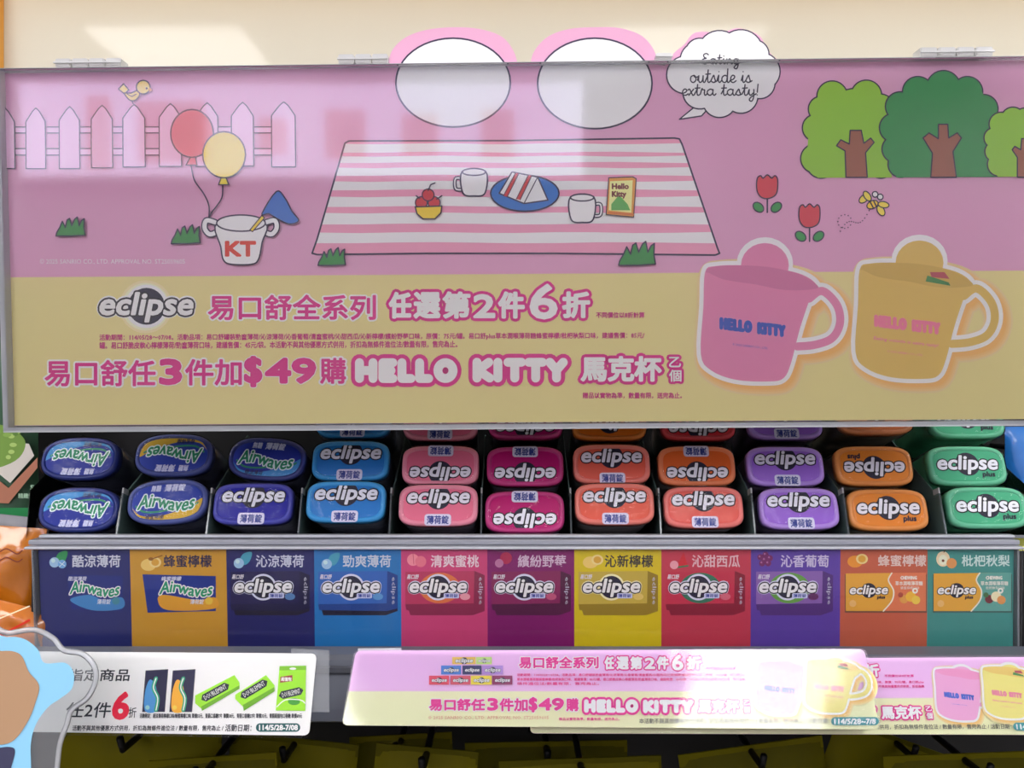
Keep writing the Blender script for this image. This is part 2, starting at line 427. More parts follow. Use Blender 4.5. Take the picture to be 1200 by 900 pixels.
# balloons and bucket
a = Art(fb, .0012)
a.shape(ell(226, 157, 25, 28), '#c65a6a', 1.7); a.shape(ell(263.5, 182, 25, 27), '#e2c02c', 1.7)
a.shape([(224, 185), (230, 185), (232, 194), (219, 194)], '#c65a6a', 1.3); a.shape([(260, 209), (266, 209), (269, 217), (257, 217)], '#e2c02c', 1.3)
a.stroke(smooth([(225, 195), (229, 212), (240, 228), (246, 243), (245, 262)], 6, False), 1.5); a.stroke(smooth([(262, 218), (261, 232), (254, 243), (248, 251), (245, 262)], 6, False), 1.5)
a.build('balloon_print', board)
a = Art(fb, .0016)
for sx in (-1, 1):
    a.stroke(smooth([(283+sx*30, 261), (283+sx*40, 259), (283+sx*42, 268), (283+sx*36, 275), (283+sx*27, 272)], 5, False), 8, NAVY); a.stroke(smooth([(283+sx*30, 261), (283+sx*40, 259), (283+sx*42, 268), (283+sx*36, 275), (283+sx*27, 272)], 5, False), 5, '#dcdce6')
a.shape(smooth([(256, 262), (260, 290), (263, 305), (272, 310), (296, 310), (304, 304), (308, 285), (311, 262)], 5), '#d6d6e2', 1.7)
a.shape(ell(283.5, 262, 28.5, 9.5), '#d8d8e4', 1.7)
a.shape([(294, 270), (297, 272), (311, 256), (308, 253)], '#d8b83a', 1.2)
a.shape(smooth([(325, 225), (335, 233), (343, 248), (351, 259), (340, 263), (326, 257), (316, 251), (308, 251)], 4), '#3567b4', 1.5)
a.text('KT', (266, 284, 300, 300), [(1.2, '#c23a2e')])
a.build('bucket_print', board)
def tuft(name, cx, cy, w_):
    a = Art(fb, .0018); k = w_/34
    pts = [(-17, 10), (-16, 6), (-12.5, 0), (-9.5, -7), (-6, 0), (-4, -8.5), (-1, -10.5), (1.5, -2), (5, -9.5), (8, -12), (10, -2), (13, -8), (16, -10), (15.5, 0), (17, 9), (0, 10)]
    a.shape([(cx+x*k, cy+y*k) for x, y in pts], '#2d7f3c', 1.6); return a.build(name, board)
for q in ((84.5, 267, 34), (219, 276, 34), (389.5, 302, 32), (746, 298.5, 43)): tuft('grass_tuft_print', *q)
# picnic blanket
bl = lambda y: 405+(367-405)*(y-166)/(297-166); br = lambda y: 797+(843-797)*(y-163)/(298-163)
edge = [(bl(297), 294), (bl(280), 280), (bl(168), 168), (409, 165.5), (600, 165), (790, 162), (796, 163), (br(170), 170), (br(290), 290), (843, 297), (838, 299), (650, 297), (500, 297), (372, 298.5), (366, 297)]
a = Art(fb, .0003)
a.poly(edge, '#d98ea8')
for y0, y1 in ((168, 178), (182.5, 190), (196, 205), (212, 222), (230, 241.5), (249, 262), (272, 284)):
    top = [(bl(y0)+(br(y0)-bl(y0))*i/10, y0+.7*math.sin(i*1.7)+.6) for i in range(11)]
    bot = [(bl(y1)+(br(y1)-bl(y1))*i/10, y1+.7*math.sin(i*1.3+1)+.6) for i in range(11)]
    a.poly(top+bot[::-1], '#dedeea')
a.stroke(edge, 2, NAVY, True)
a.build('picnic_blanket_print', board)
a = Art(fb, .0009)   # picnic food
def cup(cx, cy, w_, h, side):
    a.stroke(smooth([(cx+side*w_/2, cy-h*.2), (cx+side*(w_/2+8), cy-h*.2), (cx+side*(w_/2+8), cy+h*.2), (cx+side*w_/2, cy+h*.25)], 5, False), 4.6, NAVY)
    a.stroke(smooth([(cx+side*w_/2, cy-h*.2), (cx+side*(w_/2+8), cy-h*.2), (cx+side*(w_/2+8), cy+h*.2), (cx+side*w_/2, cy+h*.25)], 5, False), 1.8, '#dcdce6')
    a.shape(smooth([(cx-w_/2, cy-h/2), (cx-w_/2+.5, cy+h*.38), (cx, cy+h/2), (cx+w_/2-.5, cy+h*.38), (cx+w_/2, cy-h/2)], 5), '#dcdce6', 1.8)
    a.shape(ell(cx, cy-h/2+1, w_/2, 4), '#e4e4ee', 1.6)
cup(555.5, 215.5, 27, 29, -1); cup(682, 246, 27, 30, 1)
a.shape(ell(615, 227, 40, 21), '#2e68b0', 1.8)
a.shape([(585, 227), (600, 202), (630, 208), (642, 235), (614, 239)], '#e0e0ea', 1.6)
for x in (0, 15):
    a.poly([(590+x, 230+x*.25), (594.5+x, 231+x*.25), (608+x, 204+x*.18), (604+x, 203+x*.18)], '#b83a3c')
    a.stroke([(590+x, 230+x*.25), (604+x, 203+x*.18)], 1); a.stroke([(594.5+x, 231+x*.25), (608+x, 204+x*.18)], 1)
a.stroke([(614, 239), (630, 208)], 1.2)
for x, y in ((494, 238), (509, 238), (502, 229)): a.shape(ell(x, y, 7, 7, 18), '#b8323c', 1.3)
a.stroke([(502, 224), (505, 217), (510, 215)], 1.5); a.stroke([(492, 233), (488, 230)], 1.5); a.stroke([(512, 234), (518, 230)], 1.5)
a.shape([(487, 243), (518, 242), (517, 250), (510, 257), (496, 257), (489, 251)], '#d8b830', 1.6)
a.shape([(713, 209), (741, 208), (745, 210), (742, 255), (710, 252)], '#c88a3c', 1.2)
a.poly([(714.5, 213), (741, 212), (739.5, 250), (713, 247)], '#d8d68a')
a.poly([(716, 240), (725, 229), (735, 240), (738, 247), (716, 247)], '#4f9a44')
a.text('Hello', (717, 216, 736, 222), [(.5, '#6a2a2a')], res=2); a.text('Kitty', (717, 225, 733, 233), [(.5, '#6a2a2a')], res=2)
a.poly([(712.5, 248.5), (742.5, 251), (742.5, 253.5), (711.5, 251)], '#c06a30')
a.build('picnic_food_print', board)
# plain stand-ins where two figures are printed on the photographed board
for cx, cy, rx, ry in ((531, 97, 67, 52), (697, 98, 67, 53)):
    a = Art(fb, .0003); a.shape(ell(cx, cy, rx, ry, 48), '#dcdce8', 2); a.build('oval_print', board, 'plain white oval with a dark outline')
# speech bubble
a = Art(fb, .0003)
bc = [(843, 62, 26), (868, 61, 26), (817, 70, 20), (803, 88, 22), (892, 84, 22), (820, 108, 20), (843, 118, 20), (868, 113, 20), (890, 98, 18), (820, 62, 17), (884, 64, 17)]
a.shape([(818, 122), (796, 140), (822, 136), (832, 125)], WH, 1.5)
a.cloud(bc, WH, 1.6, core=rrect(806, 56, 890, 118, 12))
a.strokes(HAND, 'Eating', (822, 63, 867, 81), [(1.5, '#2a2638')]); a.strokes(HAND, 'outside is', (809, 81, 881, 97), [(1.5, '#2a2638')], space=.8)
a.strokes(HAND, 'extra tasty!', (799, 99, 888, 119), [(1.5, '#2a2638')], space=.8)
a.build('speech_bubble_print', board)
# trees
def tree(c, leaf, core, trunk, br_='#8c5444', z=.0003):
    a = Art(fb, z); a.cloud(c, leaf, 1.6, core=core); a.shape(trunk, br_, 1.5); return a.build('tree_print', board)
tree([(975, 113, 18), (1015, 112, 18), (962, 128, 15), (956, 150, 16), (955, 186, 17), (962, 192, 17), (1000, 130, 26), (1030, 130, 20), (1035, 180, 22), (1032, 195, 14)],
     '#84b238', [(957, 130), (1035, 120), (1045, 208.2), (958, 208.5), (945, 195), (948, 140)], [(991, 208), (990, 177), (980, 171), (985, 164), (995, 169), (996, 153), (1009, 153), (1012, 168), (1020, 162), (1024, 167), (1014, 179), (1016, 208)])
tree([(1105, 103, 20), (1075, 108, 18), (1133, 108, 18), (1054, 125, 17), (1152, 128, 17), (1047, 150, 17), (1160, 150, 16), (1049, 175, 16), (1055, 193, 15), (1158, 180, 20), (1163, 192, 15)],
     '#2f8248', [(1055, 110), (1150, 108), (1172, 150), (1175, 207.6), (1050, 208.2), (1040, 150)], [(1090, 208), (1092, 180), (1081, 162), (1088, 156), (1099, 163), (1099, 146), (1110, 146), (1111, 162), (1121, 156), (1126, 162), (1116, 178), (1120, 208)], z=.0006)
tree([(1172, 146, 14), (1186, 140, 14), (1164, 162, 12), (1165, 178, 12), (1170, 193, 14), (1200, 140, 13), (1207, 180, 5)],
     '#84b238', [(1165, 150), (1209, 130), (1211, 207.2), (1168, 207.6), (1160, 180)], [(1191, 208), (1191, 185), (1185, 176), (1188, 172), (1195, 176), (1196, 163), (1205, 163), (1208, 208)], z=.0009)
# flowers, bee
def tulip(cx, cy):
    a = Art(fb, .0003)
    a.stroke([(cx, cy), (cx, cy+31)], 1.8)
    a.shape(ell(cx-10.5, cy+25, 7, 5, 16, rot=40), '#358a48', 1.4); a.shape(ell(cx+10.5, cy+25, 7, 5, 16, rot=-40), '#358a48', 1.4)
    a.shape(smooth([(cx-12, cy-8), (cx-8, cy-12), (cx-5, cy-9), (cx, cy-13), (cx+5, cy-9), (cx+9, cy-12), (cx+12, cy-7), (cx+11, cy+8), (cx+4, cy+14), (cx-6, cy+14), (cx-12, cy+6)], 4), '#be3a48', 1.5)
    a.build('tulip_print', board)
tulip(899, 218); tulip(948.5, 252)
a = Art(fb, .0003)
for x, y, r in ((1012, 233, -40), (1032, 247, 60)): a.shape(ell(x, y, 6.5, 4, 16, rot=r), '#d8c04a', 1.3)
for x, y, r in ((1016, 230, 55), (1035, 240, 10)): a.shape(ell(x, y, 6.5, 3.6, 16, rot=r), '#d8c04a', 1.3)
a.shape(ell(1022, 240, 7, 4.5, 16, rot=-25), '#d8b030', 1.3); a.stroke([(1019, 236), (1023, 244)], 1.5); a.stroke([(1023, 235), (1027, 243)], 1.5)
for x, y in ((1025, 228), (1031, 231)): a.disc(x, y, 4, NAVY); a.disc(x, y, 2.6, '#dcdce6')
for i in range(14):
    t = i/13; q = (1018-t*34, 247+26*t+6*math.sin(t*6))
    a.disc(q[0], q[1], .75, NAVY)
for i in range(12):
    t = math.radians(30*i); a.disc(989+8*math.cos(t), 260+8*math.sin(t), .75, NAVY)
a.build('bee_print', board)
# lettering
HR = .0003
a = Art(fb, HR)
a.text('© 2025 SANRIO CO., LTD. APPROVAL NO. ST25059605', (47, 303.5, 217, 310), [(0, '#f2dce8')], res=2); a.build('copyright_lettering', board)
a = Art(fb, HR)
for i, c in enumerate(('#d2c79c', '#dad3b4', '#dedccb')): a.disc(171, 359.5, 31-i*3, c)
logo(a, 172, 359, 108, '#e2e2e6'); a.build('logo_lettering', board)
a = Art(fb, HR)
PW = [(2.6, '#ddd2d8'), (.8, MAG)]; WP = [(5, MAG), (1.0, '#e4e0ee')]
def line(q, lay): 
    for t, b in q: a.text(t, b, lay)
line([('易口舒全系列', (244.5, 346, 440, 374.5))], PW)
big = [('任', (457, 343.5, 481, 372)), ('選', (486, 343.5, 515, 372)), ('第', (520, 343, 550, 372)), ('2', (556, 346, 579, 371.5)), ('件', (585, 343, 613.5, 372)), ('6', (622, 334, 652, 373)), ('折', (660, 343, 690, 371.5))]
line(big, [(5, MAG)]); line(big, [(1.5, '#e4e0ee')])
a.text('不同價位以8折計算', (698.5, 366, 755, 372.5), [(.25, '#b03070')], res=2)
a.build('discount_lettering', board)
a = Art(fb, HR)
T1 = '活動期間：114/05/28～07/08。活動品項：易口舒罐裝勁爽薄荷/沁涼薄荷/沁香葡萄/清爽蜜桃/沁甜西瓜/沁新檸檬/繽紛野莓口味，原價：75元/罐。易口舒plus草本潤喉薄荷糖蜂蜜檸檬/枇杷秋梨口味，建議售價：85元/'
T2 = '罐。易口舒脆皮軟心檸檬薄荷/勁爽薄荷口味，建議售價：45元/袋。本活動不與其他優惠方式併用，折扣為無條件進位法/數量有限，售完為止。'
T3 = '贈品以實物為準，數量有限，送完為止。'
a.text(T1, (117, 392, 755, 400), [(.22, '#b03070')], res=1, skew=-.004); a.text(T2, (117, 401, 536, 409), [(.22, '#b03070')], res=1, skew=-.004)
a.text(T3, (683, 460, 799, 467), [(.22, '#b03070')], res=1)
a.build('terms_lettering', board)
a = Art(fb, HR)
l3 = [('易口舒任', (53.5, 422.5, 182, 452)), ('3', (188.5, 422, 212, 449.5)), ('件加', (218, 421.5, 283, 451)), ('$', (288, 419, 306, 452)), ('49', (312.5, 421, 369, 448)), ('購', (376, 420, 405, 449))]
for t, b in l3: a.text(t, b, [(2.9, '#ddd2d8')])
for t, b in l3: a.text(t, b, [(1.9 if t in ('3', '$', '49') else .8, MAG)])
l4 = [('馬克杯', (681.5, 418.5, 774, 446)), ('乙', (784, 418.5, 797.5, 430)), ('個', (784, 433.5, 798, 447))]
for g, b in (('HELLO', (421.5, 425, 531, 443.5)), ('KITTY', (559, 424.5, 660, 443))): a.strokes(BUB, g, b, [(20, MAG)])
for t, b in l4: a.text(t, b, [(5 if len(t) > 1 else 3.2, MAG)])
for g, b in (('HELLO', (421.5, 425, 531, 443.5)), ('KITTY', (559, 424.5, 660, 443))): a.strokes(BUB, g, b, [(10.5, '#e4e0ee')])
for t, b in l4: a.text(t, b, [(1.35 if len(t) > 1 else .35, '#e4e0ee')])
a.build('offer_lettering', board)
# mug pictures
def mug_pts(ox, oy, k=1.0):
    T = lambda q: [(ox+(x-826)*k, oy+(y-318)*k) for x, y in q]
    body = T(smooth([(826, 319), (824, 360), (821, 415), (833, 434), (862, 445), (900, 447), (918, 443), (927, 424), (937, 385), (950, 347), (957, 335), (940, 322), (905, 314), (870, 311), (838, 312)], 4))
    bump = T(ell(896, 310, 28, 24, 24)); han = T(smooth([(948, 350), (963, 341), (980, 357), (984, 378), (975, 396), (955, 404), (934, 406)], 5, False))
    rim = T(smooth([(827, 319), (845, 327), (880, 333), (920, 340), (953, 339), (957, 334), (935, 321), (900, 313), (860, 311), (835, 313)], 5))
    return T, body, bump, han, rim
def mug(fr, ox, oy, c, rimc, k, parent, tc, z=.0004, glow=True, sub=False, hand=9.5, bd=0):
    T, body, bump, han, rim = mug_pts(ox, oy, k); a = Art(fr, z)
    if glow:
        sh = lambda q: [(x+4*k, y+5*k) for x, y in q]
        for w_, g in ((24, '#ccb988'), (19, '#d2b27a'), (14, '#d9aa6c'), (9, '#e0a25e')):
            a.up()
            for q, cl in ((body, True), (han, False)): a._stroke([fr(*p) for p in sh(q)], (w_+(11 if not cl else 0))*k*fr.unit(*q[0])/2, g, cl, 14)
    BW = '#e6e4ec'; u = fr.unit(*body[0])
    a.up(); a._stroke([fr(*p) for p in body], 5*k*u, BW, True, 12); a._stroke([fr(*p) for p in han], (hand/2+5)*k*u, BW, False, 12)
    a.poly(body, BW); a.poly([(ox+(x-826)*k, oy+(y-318)*k) for x, y in ell(896, 309+bd, 33, 31-bd*.3, 24)], BW)
    a.up(); a._stroke([fr(*p) for p in han], hand*k*u/2, c, False, 12)
    a.poly(body, c); a.poly(T(ell(896, 311+bd, 28, 26-bd*.3, 24)), c); a.poly(rim, rimc)
    a.stroke(T(smooth([(829, 320), (850, 329), (885, 334), (920, 341), (952, 340)], 4, False)), 1.2*k, c)
    a.strokes(BUB, 'HELLO', tuple(v for q in T([(845, 374), (879, 384)]) for v in q), [(4.6*k, tc)], skew=.12); a.strokes(BUB, 'KITTY', tuple(v for q in T([(889, 379.5), (918, 389.5)]) for v in q), [(4.6*k, tc)], skew=.12)
    if sub:
        q = T([(842, 397), (918, 402)]); a.text('Eating outside is extra tasty!', (*q[0], *q[1]), [(.1, tc)], .2, 1, skew=.12)
        a.poly(T([(905, 326), (930, 334), (932, 338), (903, 333)]), '#3f7a44'); a.poly(T([(908, 322), (925, 322), (931, 330), (910, 328)]), '#a04852')
    q = T([(858, 402 if not sub else 413), (900, 405 if not sub else 416)]); a.text('© 2025 SANRIO CO., LTD.', (*q[0], *q[1]), [(0, tc)], 0, 1, skew=.12)
    return a.build('mug_print', parent, f'picture of a {"yellow" if sub else "pink"} mug cut out with a white border')
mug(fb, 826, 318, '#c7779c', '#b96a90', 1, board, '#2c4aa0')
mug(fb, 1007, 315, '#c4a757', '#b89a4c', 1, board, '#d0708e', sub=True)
# holder: pane, edges, back
slab('acrylic_pane', [(1, 86), (1214, 71), (1215, 496), (12, 504)], .0052, .0064, PANE, board)
BE = clear(tint=(.88, .91, .95), rough=.05, body=.55, name='board_edge', bodycol=(.85, .88, .93))
for q, m_ in (([(11, 500), (1215, 492), (1215, 498), (11, 506)], BE), ([(-1, 84), (6, 84), (17, 505), (11, 505)], BE), ([(0, 84), (1214, 69.5), (1214, 70.4), (0, 84.9)], EDGEW)):
    slab('holder_edge', q, -.003, .0063, m_, board, bev=.0003)
slab('acrylic_back', [(1, 86), (1214, 71), (1215, 496), (12, 504)], -.0034, -.0024, ACR, board)
for x in (150, 1050):
    c0 = fb(x, 300)
    box('standoff', (c0[0]-.004, c0[0]+.004, c0[1]-.004, c0[1]+.004, -.165, -.0036), EDGE, board)
CLIPW = clear(tint=(.95, .97, 1), rough=.04, body=.55, name='clip_acrylic', bodycol=(1, 1, 1))
# clips on the holder's top edge
for i, (xa, xb, ya, yb, n, lb) in enumerate(((70, 148, 82.5, 72.5, 4, 'clear ribbed acrylic clip above the picket fence on the board'), (398, 457, 78.5, 67.5, 3, 'clear acrylic clip on the board edge left of the first die-cut bump'),
                                      (1072, 1158, 70.5, 59.5, 4, 'clear ribbed acrylic clip above the printed trees'), (766, 786, 74.5, 66, 1, 'short clear acrylic clip left of the speech bubble'))):
    A = fb(xa, ya); B = fb(xb, ya); T_ = fb(xa, yb)
    cl = empty('acrylic_clip', MB @ Matrix.Translation((A[0], A[1], 0)), lb, 'clip', 'clips on the top edge of the board')
    wd = B[0]-A[0]; ht = T_[1]-A[1]; s_ = wd/n
    for j in range(n):
        link('clip_segment', prism_me('clip_segment', rrect(j*s_+.0004, 0, (j+1)*s_-.0004, ht, .001), -.004, .006, .0006), cl, CLIPW)
    box('rib', (0, wd, ht*.38, ht*.55, .0061, .0072), CLIPW, cl)

# ------------------------------------------------------------------ mint containers
EL = .95
KL = .00055                     # one photo pixel on a lid, in metres
TILT = 20
def sup(w_, h, n, N=48):
    o = []
    for i in range(N):
        t = 2*math.pi*i/N; c, s_ = math.cos(t), math.sin(t)
        o.append((math.copysign(abs(c)**(2/n), c)*w_/2, math.copysign(abs(s_)**(2/n), s_)*h/2))
    return o
def loft(name, rings, cap0=True, cap1=True):
    vs, fs = [], []; N = len(rings[0][0])
    for r, z in rings: vs += [(x, y, z) for x, y in r]
    for i in range(len(rings)-1):
        for k in range(N): fs.append((i*N+k, i*N+(k+1) % N, (i+1)*N+(k+1) % N, (i+1)*N+k))
    if cap0: fs.append(tuple(range(N))[::-1])
    if cap1: fs.append(tuple((len(rings)-1)*N+k for k in range(N)))
    return mesh(name, vs, fs, True)
SH = {}
def shapes(kind):
    if kind in SH: return SH[kind]
    W, H, n = (.0512, .0272, 4.2) if kind == 'rect' else (.0514, .0294, 2.7)
    s_ = lambda d: sup(W-2*d, H-2*d, n)
    lid = loft('lid', [(s_(0), -.007), (s_(0), -.0018), (s_(.0005), -.0006), (s_(.0014), 0), (s_(.0020), 0), (s_(.0030), -.0005), (s_(.0032), -.0010)])
    lab = loft('label_disc', [(s_(.0032), -.0012), (s_(.0032), -.00075), (s_(.0035), -.0007)], True, True)
    bod = loft('body', [(sup(W-.006, H-.005, n), -.072), (sup(W-.003, H-.0025, n), -.069), (sup(W-.002, H-.0015, n), -.0074)])
    flm = loft('shrink_wrap', [(s_(-.0004), -.030), (s_(-.0005), -.012), (s_(-.0005), -.001), (s_(.0006), .0007), (s_(.004), .0008), (s_(.010), .0008)], False, True)
    SH[kind] = (lid, lab, bod, flm); return SH[kind]
fl = Flat(KL, EL)
def lid_logo(plus=False):
    a = Art(fl, -.0006); logo(a, 0, -2 if plus else -9, 72, None, plus=plus); return a.me('logo_lettering')
LOGO = lid_logo(); LOGOP = lid_logo(True)
a = Art(fl, .0001); a.poly(rrect(-15.5, 11, 15.5, 24.5, 3.5), '#d6d4ea'); a.text('薄荷錠', (-12.5, 13, 12.5, 22.5), [(.3, '#2b3a8c')], res=2); STK = a.me('sticker_print')
def wave_lid(yel):
    a = Art(fl, -.00064); c = '#d0a828' if yel else '#3a8fd0'
    a.poly(smooth([(-40, 6), (-30, 15), (-10, 17), (12, 12), (30, 4), (41, -2), (36, 14), (20, 21), (-5, 23.5), (-28, 20)], 5), c)
    a.stroke(smooth([(-36, 4), (-26, 11), (-8, 11.5), (12, 8), (28, 7), (36, 3)], 5, False), 2.2, '#2f8f6a')
    waves(a, -1, 1, 66, 15)
    a.text('無糖', (-20, -20, -8, -12.5), [(.2, '#cfd3ee')], .2, 2); a.text('薄荷錠', (-4, -20.5, 20, -12), [(.35, '#cfd3ee')], .2, 2)
    a.text('蜂蜜檸檬' if yel else '酷涼薄荷', (-24, 14.5, -2, 20.5), [(.1, '#2a2850')], .15, 1)
    return a.me('wave_lettering')
WAVB = wave_lid(False); WAVY = wave_lid(True)
BODYC = {}
def container(px, py, d, colr, kind='rect', up=True, logo_='std', roll=0, label='', rim=None, row='front', plus=False, dark='#34363e'):
    M = Matrix.Translation(P(px, py, d)) @ Matrix.Rotation(math.radians(90-TILT), 4, 'X') @ Matrix.Rotation(math.radians(-roll+(0 if up else 180)), 4, 'Z')
    t = empty('mint_container', M, label, 'container', f'mint containers in the {row} row')
    lid, lab, bod, flm = shapes(kind)
    def cp(me, mat, nm):
        m2 = me.copy() if mat is not None else me
        o_ = bpy.data.objects.new(nm, m2); COL.objects.link(o_); o_.parent = t
        if mat is not None: m2.materials.clear(); m2.materials.append(mat)
        return o_
    rimc = rim or colr
    k = ('rim', rimc)
    if k not in BODYC:
        BODYC[k] = noisy(rimc, EL, .35, 50, .05, .25, 260, spec=.25, coat=.15)
        BODYC[('lab', colr)] = noisy(colr, EL, .4, 50, .04, .0, spec=.2); BODYC[('body', dark)] = noisy(dark, .38, .25, 60, .35, .1, 200, coat=.6)
    for kk, hh in ((('lab', colr), colr), (('body', dark), dark)):
        if kk not in BODYC: BODYC[kk] = noisy(hh, EL if kk[0] == 'lab' else .38, .4, 50, .05, spec=.2)
    cp(bod, BODYC[('body', dark)], 'body'); cp(lid, BODYC[k], 'lid'); cp(lab, BODYC[('lab', colr)], 'lid_label')
    if logo_ == 'std': cp(LOGOP if plus else LOGO, None, 'logo_lettering')
    if logo_ == 'std' and not plus: cp(STK, None, 'sticker_print')
    if logo_ == 'b': cp(WAVB, None, 'wave_lettering')
    if logo_ == 'y': cp(WAVY, None, 'wave_lettering')
    cp(flm, FILM, 'shrink_wrap')
    return t
D1, D2, D3 = .55, .568, .587
NV = '#20247e'
C = [ # px, py, d, colour, rim, kwargs
 (91.5, 597, D1, '#1c2f92', '#28357c', dict(kind='oval', up=False, logo_='b', dark='#20222c', label='dark blue oval-lidded mint container, upside down, at the left end of the front row')),
 (195.5, 587.5, D1, '#2c42a4', '#4c5898', dict(kind='oval', logo_='y', roll=-3, dark='#2a2c38', label='blue oval-lidded mint container with yellow band, upright, in the front row')),
 (296, 590, D1, '#1f1f98', '#4a4cac', dict(dark='#3a3c46', label='deep navy rectangular-lidded mint container in the front row')),
 (405, 587.5, D1, '#2478c4', '#3f9ad8', dict(dark='#363a44', label='bright blue-lidded mint container in the front row, under another blue one')),
 (513.5, 591.5, D1, '#e0708e', '#e892a8', dict(dark='#403c44', label='light pink-lidded mint container, upright, in the front row')),
 (615, 599.5, D1, '#b8106c', '#c03a80', dict(up=False, dark='#3a3440', label='deep magenta-lidded mint container, upside down, in the front row')),
 (720.5, 590, D1, '#e0604c', '#e88478', dict(dark='#4a4648', label='coral-lidded mint container in the front row, next to the magenta one')),
 (825, 594, D1, '#e06258', '#e8807a', dict(dark='#4a4648', label='red coral-lidded mint container in the front row, beside the purple one')),
 (937, 595.5, D1, '#9868d0', '#b490e0', dict(dark='#3c3444', label='lilac purple-lidded mint container in the front row')),
 (1041.5, 597, D1, '#dc8430', '#e09450', dict(plus=True, dark='#4a4640', label='orange-lidded mint container in the front row, wordmark upright')),
 (1158, 594.5, D1, '#48a880', '#6cc09c', dict(plus=True, dark='#2c6048', label='bright green-lidded mint container at the right end of the front row')),
 (93, 537, D2, '#1c2f92', '#28357c', dict(kind='oval', up=False, logo_='b', dark='#20222c', row='second', label='dark blue oval-lidded mint container, upside down, left end of the second row')),
 (203, 533, D2, '#2c42a4', '#4c5898', dict(kind='oval', up=False, logo_='y', dark='#2a2c38', row='second', label='blue oval-lidded mint container with yellow band, upside down, in the second row')),
 (312.5, 537.5, D2, '#28389c', '#3c4484', dict(kind='oval', logo_='b', roll=4, dark='#262834', row='second', label='navy oval-lidded mint container, upright and tilted, above the navy rectangular one')),
 (410.5, 539.5, D2, '#2478c4', '#3f9ad8', dict(dark='#363a44', row='second', label='bright blue-lidded mint container in the second row')),
 (516, 545, D2, '#e0708e', '#e892a8', dict(up=False, dark='#403c44', row='second', label='light pink-lidded mint container, upside down, in the second row')),
 (615.5, 546, D2, '#b8106c', '#c03a80', dict(up=False, dark='#3a3440', row='second', label='magenta-lidded mint container, upside down, in the second row')),
 (717, 543.5, D2, '#e0604c', '#e88478', dict(dark='#4a4648', row='second', label='coral-lidded mint container in the second row, wordmark upright')),
 (817, 545.5, D2, '#e0682c', '#e8885c', dict(up=False, dark='#4a4648', row='second', label='orange red-lidded mint container, upside down, in the second row')),
 (921, 546, D2, '#9868d0', '#b490e0', dict(dark='#3c3444', row='second', label='purple-lidded mint container in the second row')),
 (1025, 545.5, D2, '#dc8430', '#e09450', dict(up=False, plus=True, dark='#4a4640', row='second', label='amber orange-lidded mint container, upside down, in the second row beside the green one')),
 (1134.5, 545.5, D2, '#48a880', '#6cc09c', dict(plus=True, dark='#2c6048', row='second', label='green-lidded mint container at the right end of the second row')),
 (414, 490, D3, '#2478c4', '#3f9ad8', dict(dark='#363a44', row='back', label='blue-lidded mint container at the left end of the back row, under the board')),
 (516, 493, D3, '#e0708e', '#e892a8', dict(dark='#403c44', row='back', label='pink-lidded mint container in the back row, half hidden by the board')),
 (616, 492, D3, '#b8106c', '#c03a80', dict(up=False, dark='#3a3440', row='back', label='magenta-lidded mint container in the back row, half hidden by the board')),
 (714, 493, D3, '#d87018', '#e08838', dict(plus=True, up=False, dark='#4a4648', row='back', label='orange-lidded mint container in the back row, half hidden by the board')),
 (818, 493, D3, '#d83440', '#e05058', dict(up=False, dark='#4a4648', row='back', label='red-lidded mint container in the back row, half hidden by the board')),
 (920, 492, D3, '#9868d0', '#b490e0', dict(dark='#3c3444', row='back', label='purple-lidded mint container in the back row, half hidden by the board')),
 (1026, 486, D3, '#e0804c', '#e89868', dict(plus=True, dark='#4a4640', row='back', label='peach-lidded mint container in the back row, half hidden by the board')),
 (1133, 491, D3, '#48a880', '#6cc09c', dict(plus=True, dark='#2c6048', row='back', label='green-lidded mint container at the right end of the back row')),
]
for px, py, d, c, rm, kw in C: container(px, py, d, c, rim=rm, **kw)

# ------------------------------------------------------------------ tray with dividers, front lip
MT = Matrix.Translation(P(615, 594, D1)) @ Matrix.Rotation(math.radians(90-TILT), 4, 'X')
tray = empty('display_tray', MT, 'clear acrylic gravity tray with dividers that holds the rows of mint containers', 'tray')
box('tray_floor', (-.300, .335, -.0201, -.0181, -.095, .0), noisy('#5a5d66', 1, .25, 30, .1), tray)
box('tray_back', (-.312, .335, -.0180, .050, -.1035, -.101), BLK, tray)
DIVL = clear(tint=(.7, .73, .77), rough=.08, body=.12, name='divider_front', bodycol=(.4, .42, .46))
def dv(x, m, name='divider', front=True):
    """profile in local (y up, z back): an L that rises towards the back"""
    pr = [(-.0178, -.001), (.0085, -.001), (.0115, -.0035), (.0125, -.007), (.040, -.036), (.066, -.060), (.066, -.1005), (-.0178, -.1005)]
    if not front: pr = [(-.0178, -.013)]+pr[3:]
    me = prism_me(name, [(p[1], p[0]) for p in pr], -.0004, .0004)
    o_ = link(name, me, tray, m)
    o_.matrix_local = Matrix.Translation((x, 0, 0)) @ Matrix(((0, 0, 1, 0), (0, 1, 0, 0), (1, 0, 0, 0), (0, 0, 0, 1)))
    if not front: return
    # bright moulded lip on the front edge
    box('divider_lip', (x-.0005, x+.0005, -.0180, .0088, -.0006, .0004), DIVL, tray)
    box('divider_hook', (x-.0005, x+.0005, .0089, .0125, -.007, .0004), EDGEW, tray)
for x in (-.2523, -.1949, -.1362, -.0783, -.0197, .0378, .0951, .1551, .2146, .2769): dv(x-.00825, GREENEDGE)   # midway between the columns
for x in (-.3165, .3410): dv(x-.00825, ACR, front=False)
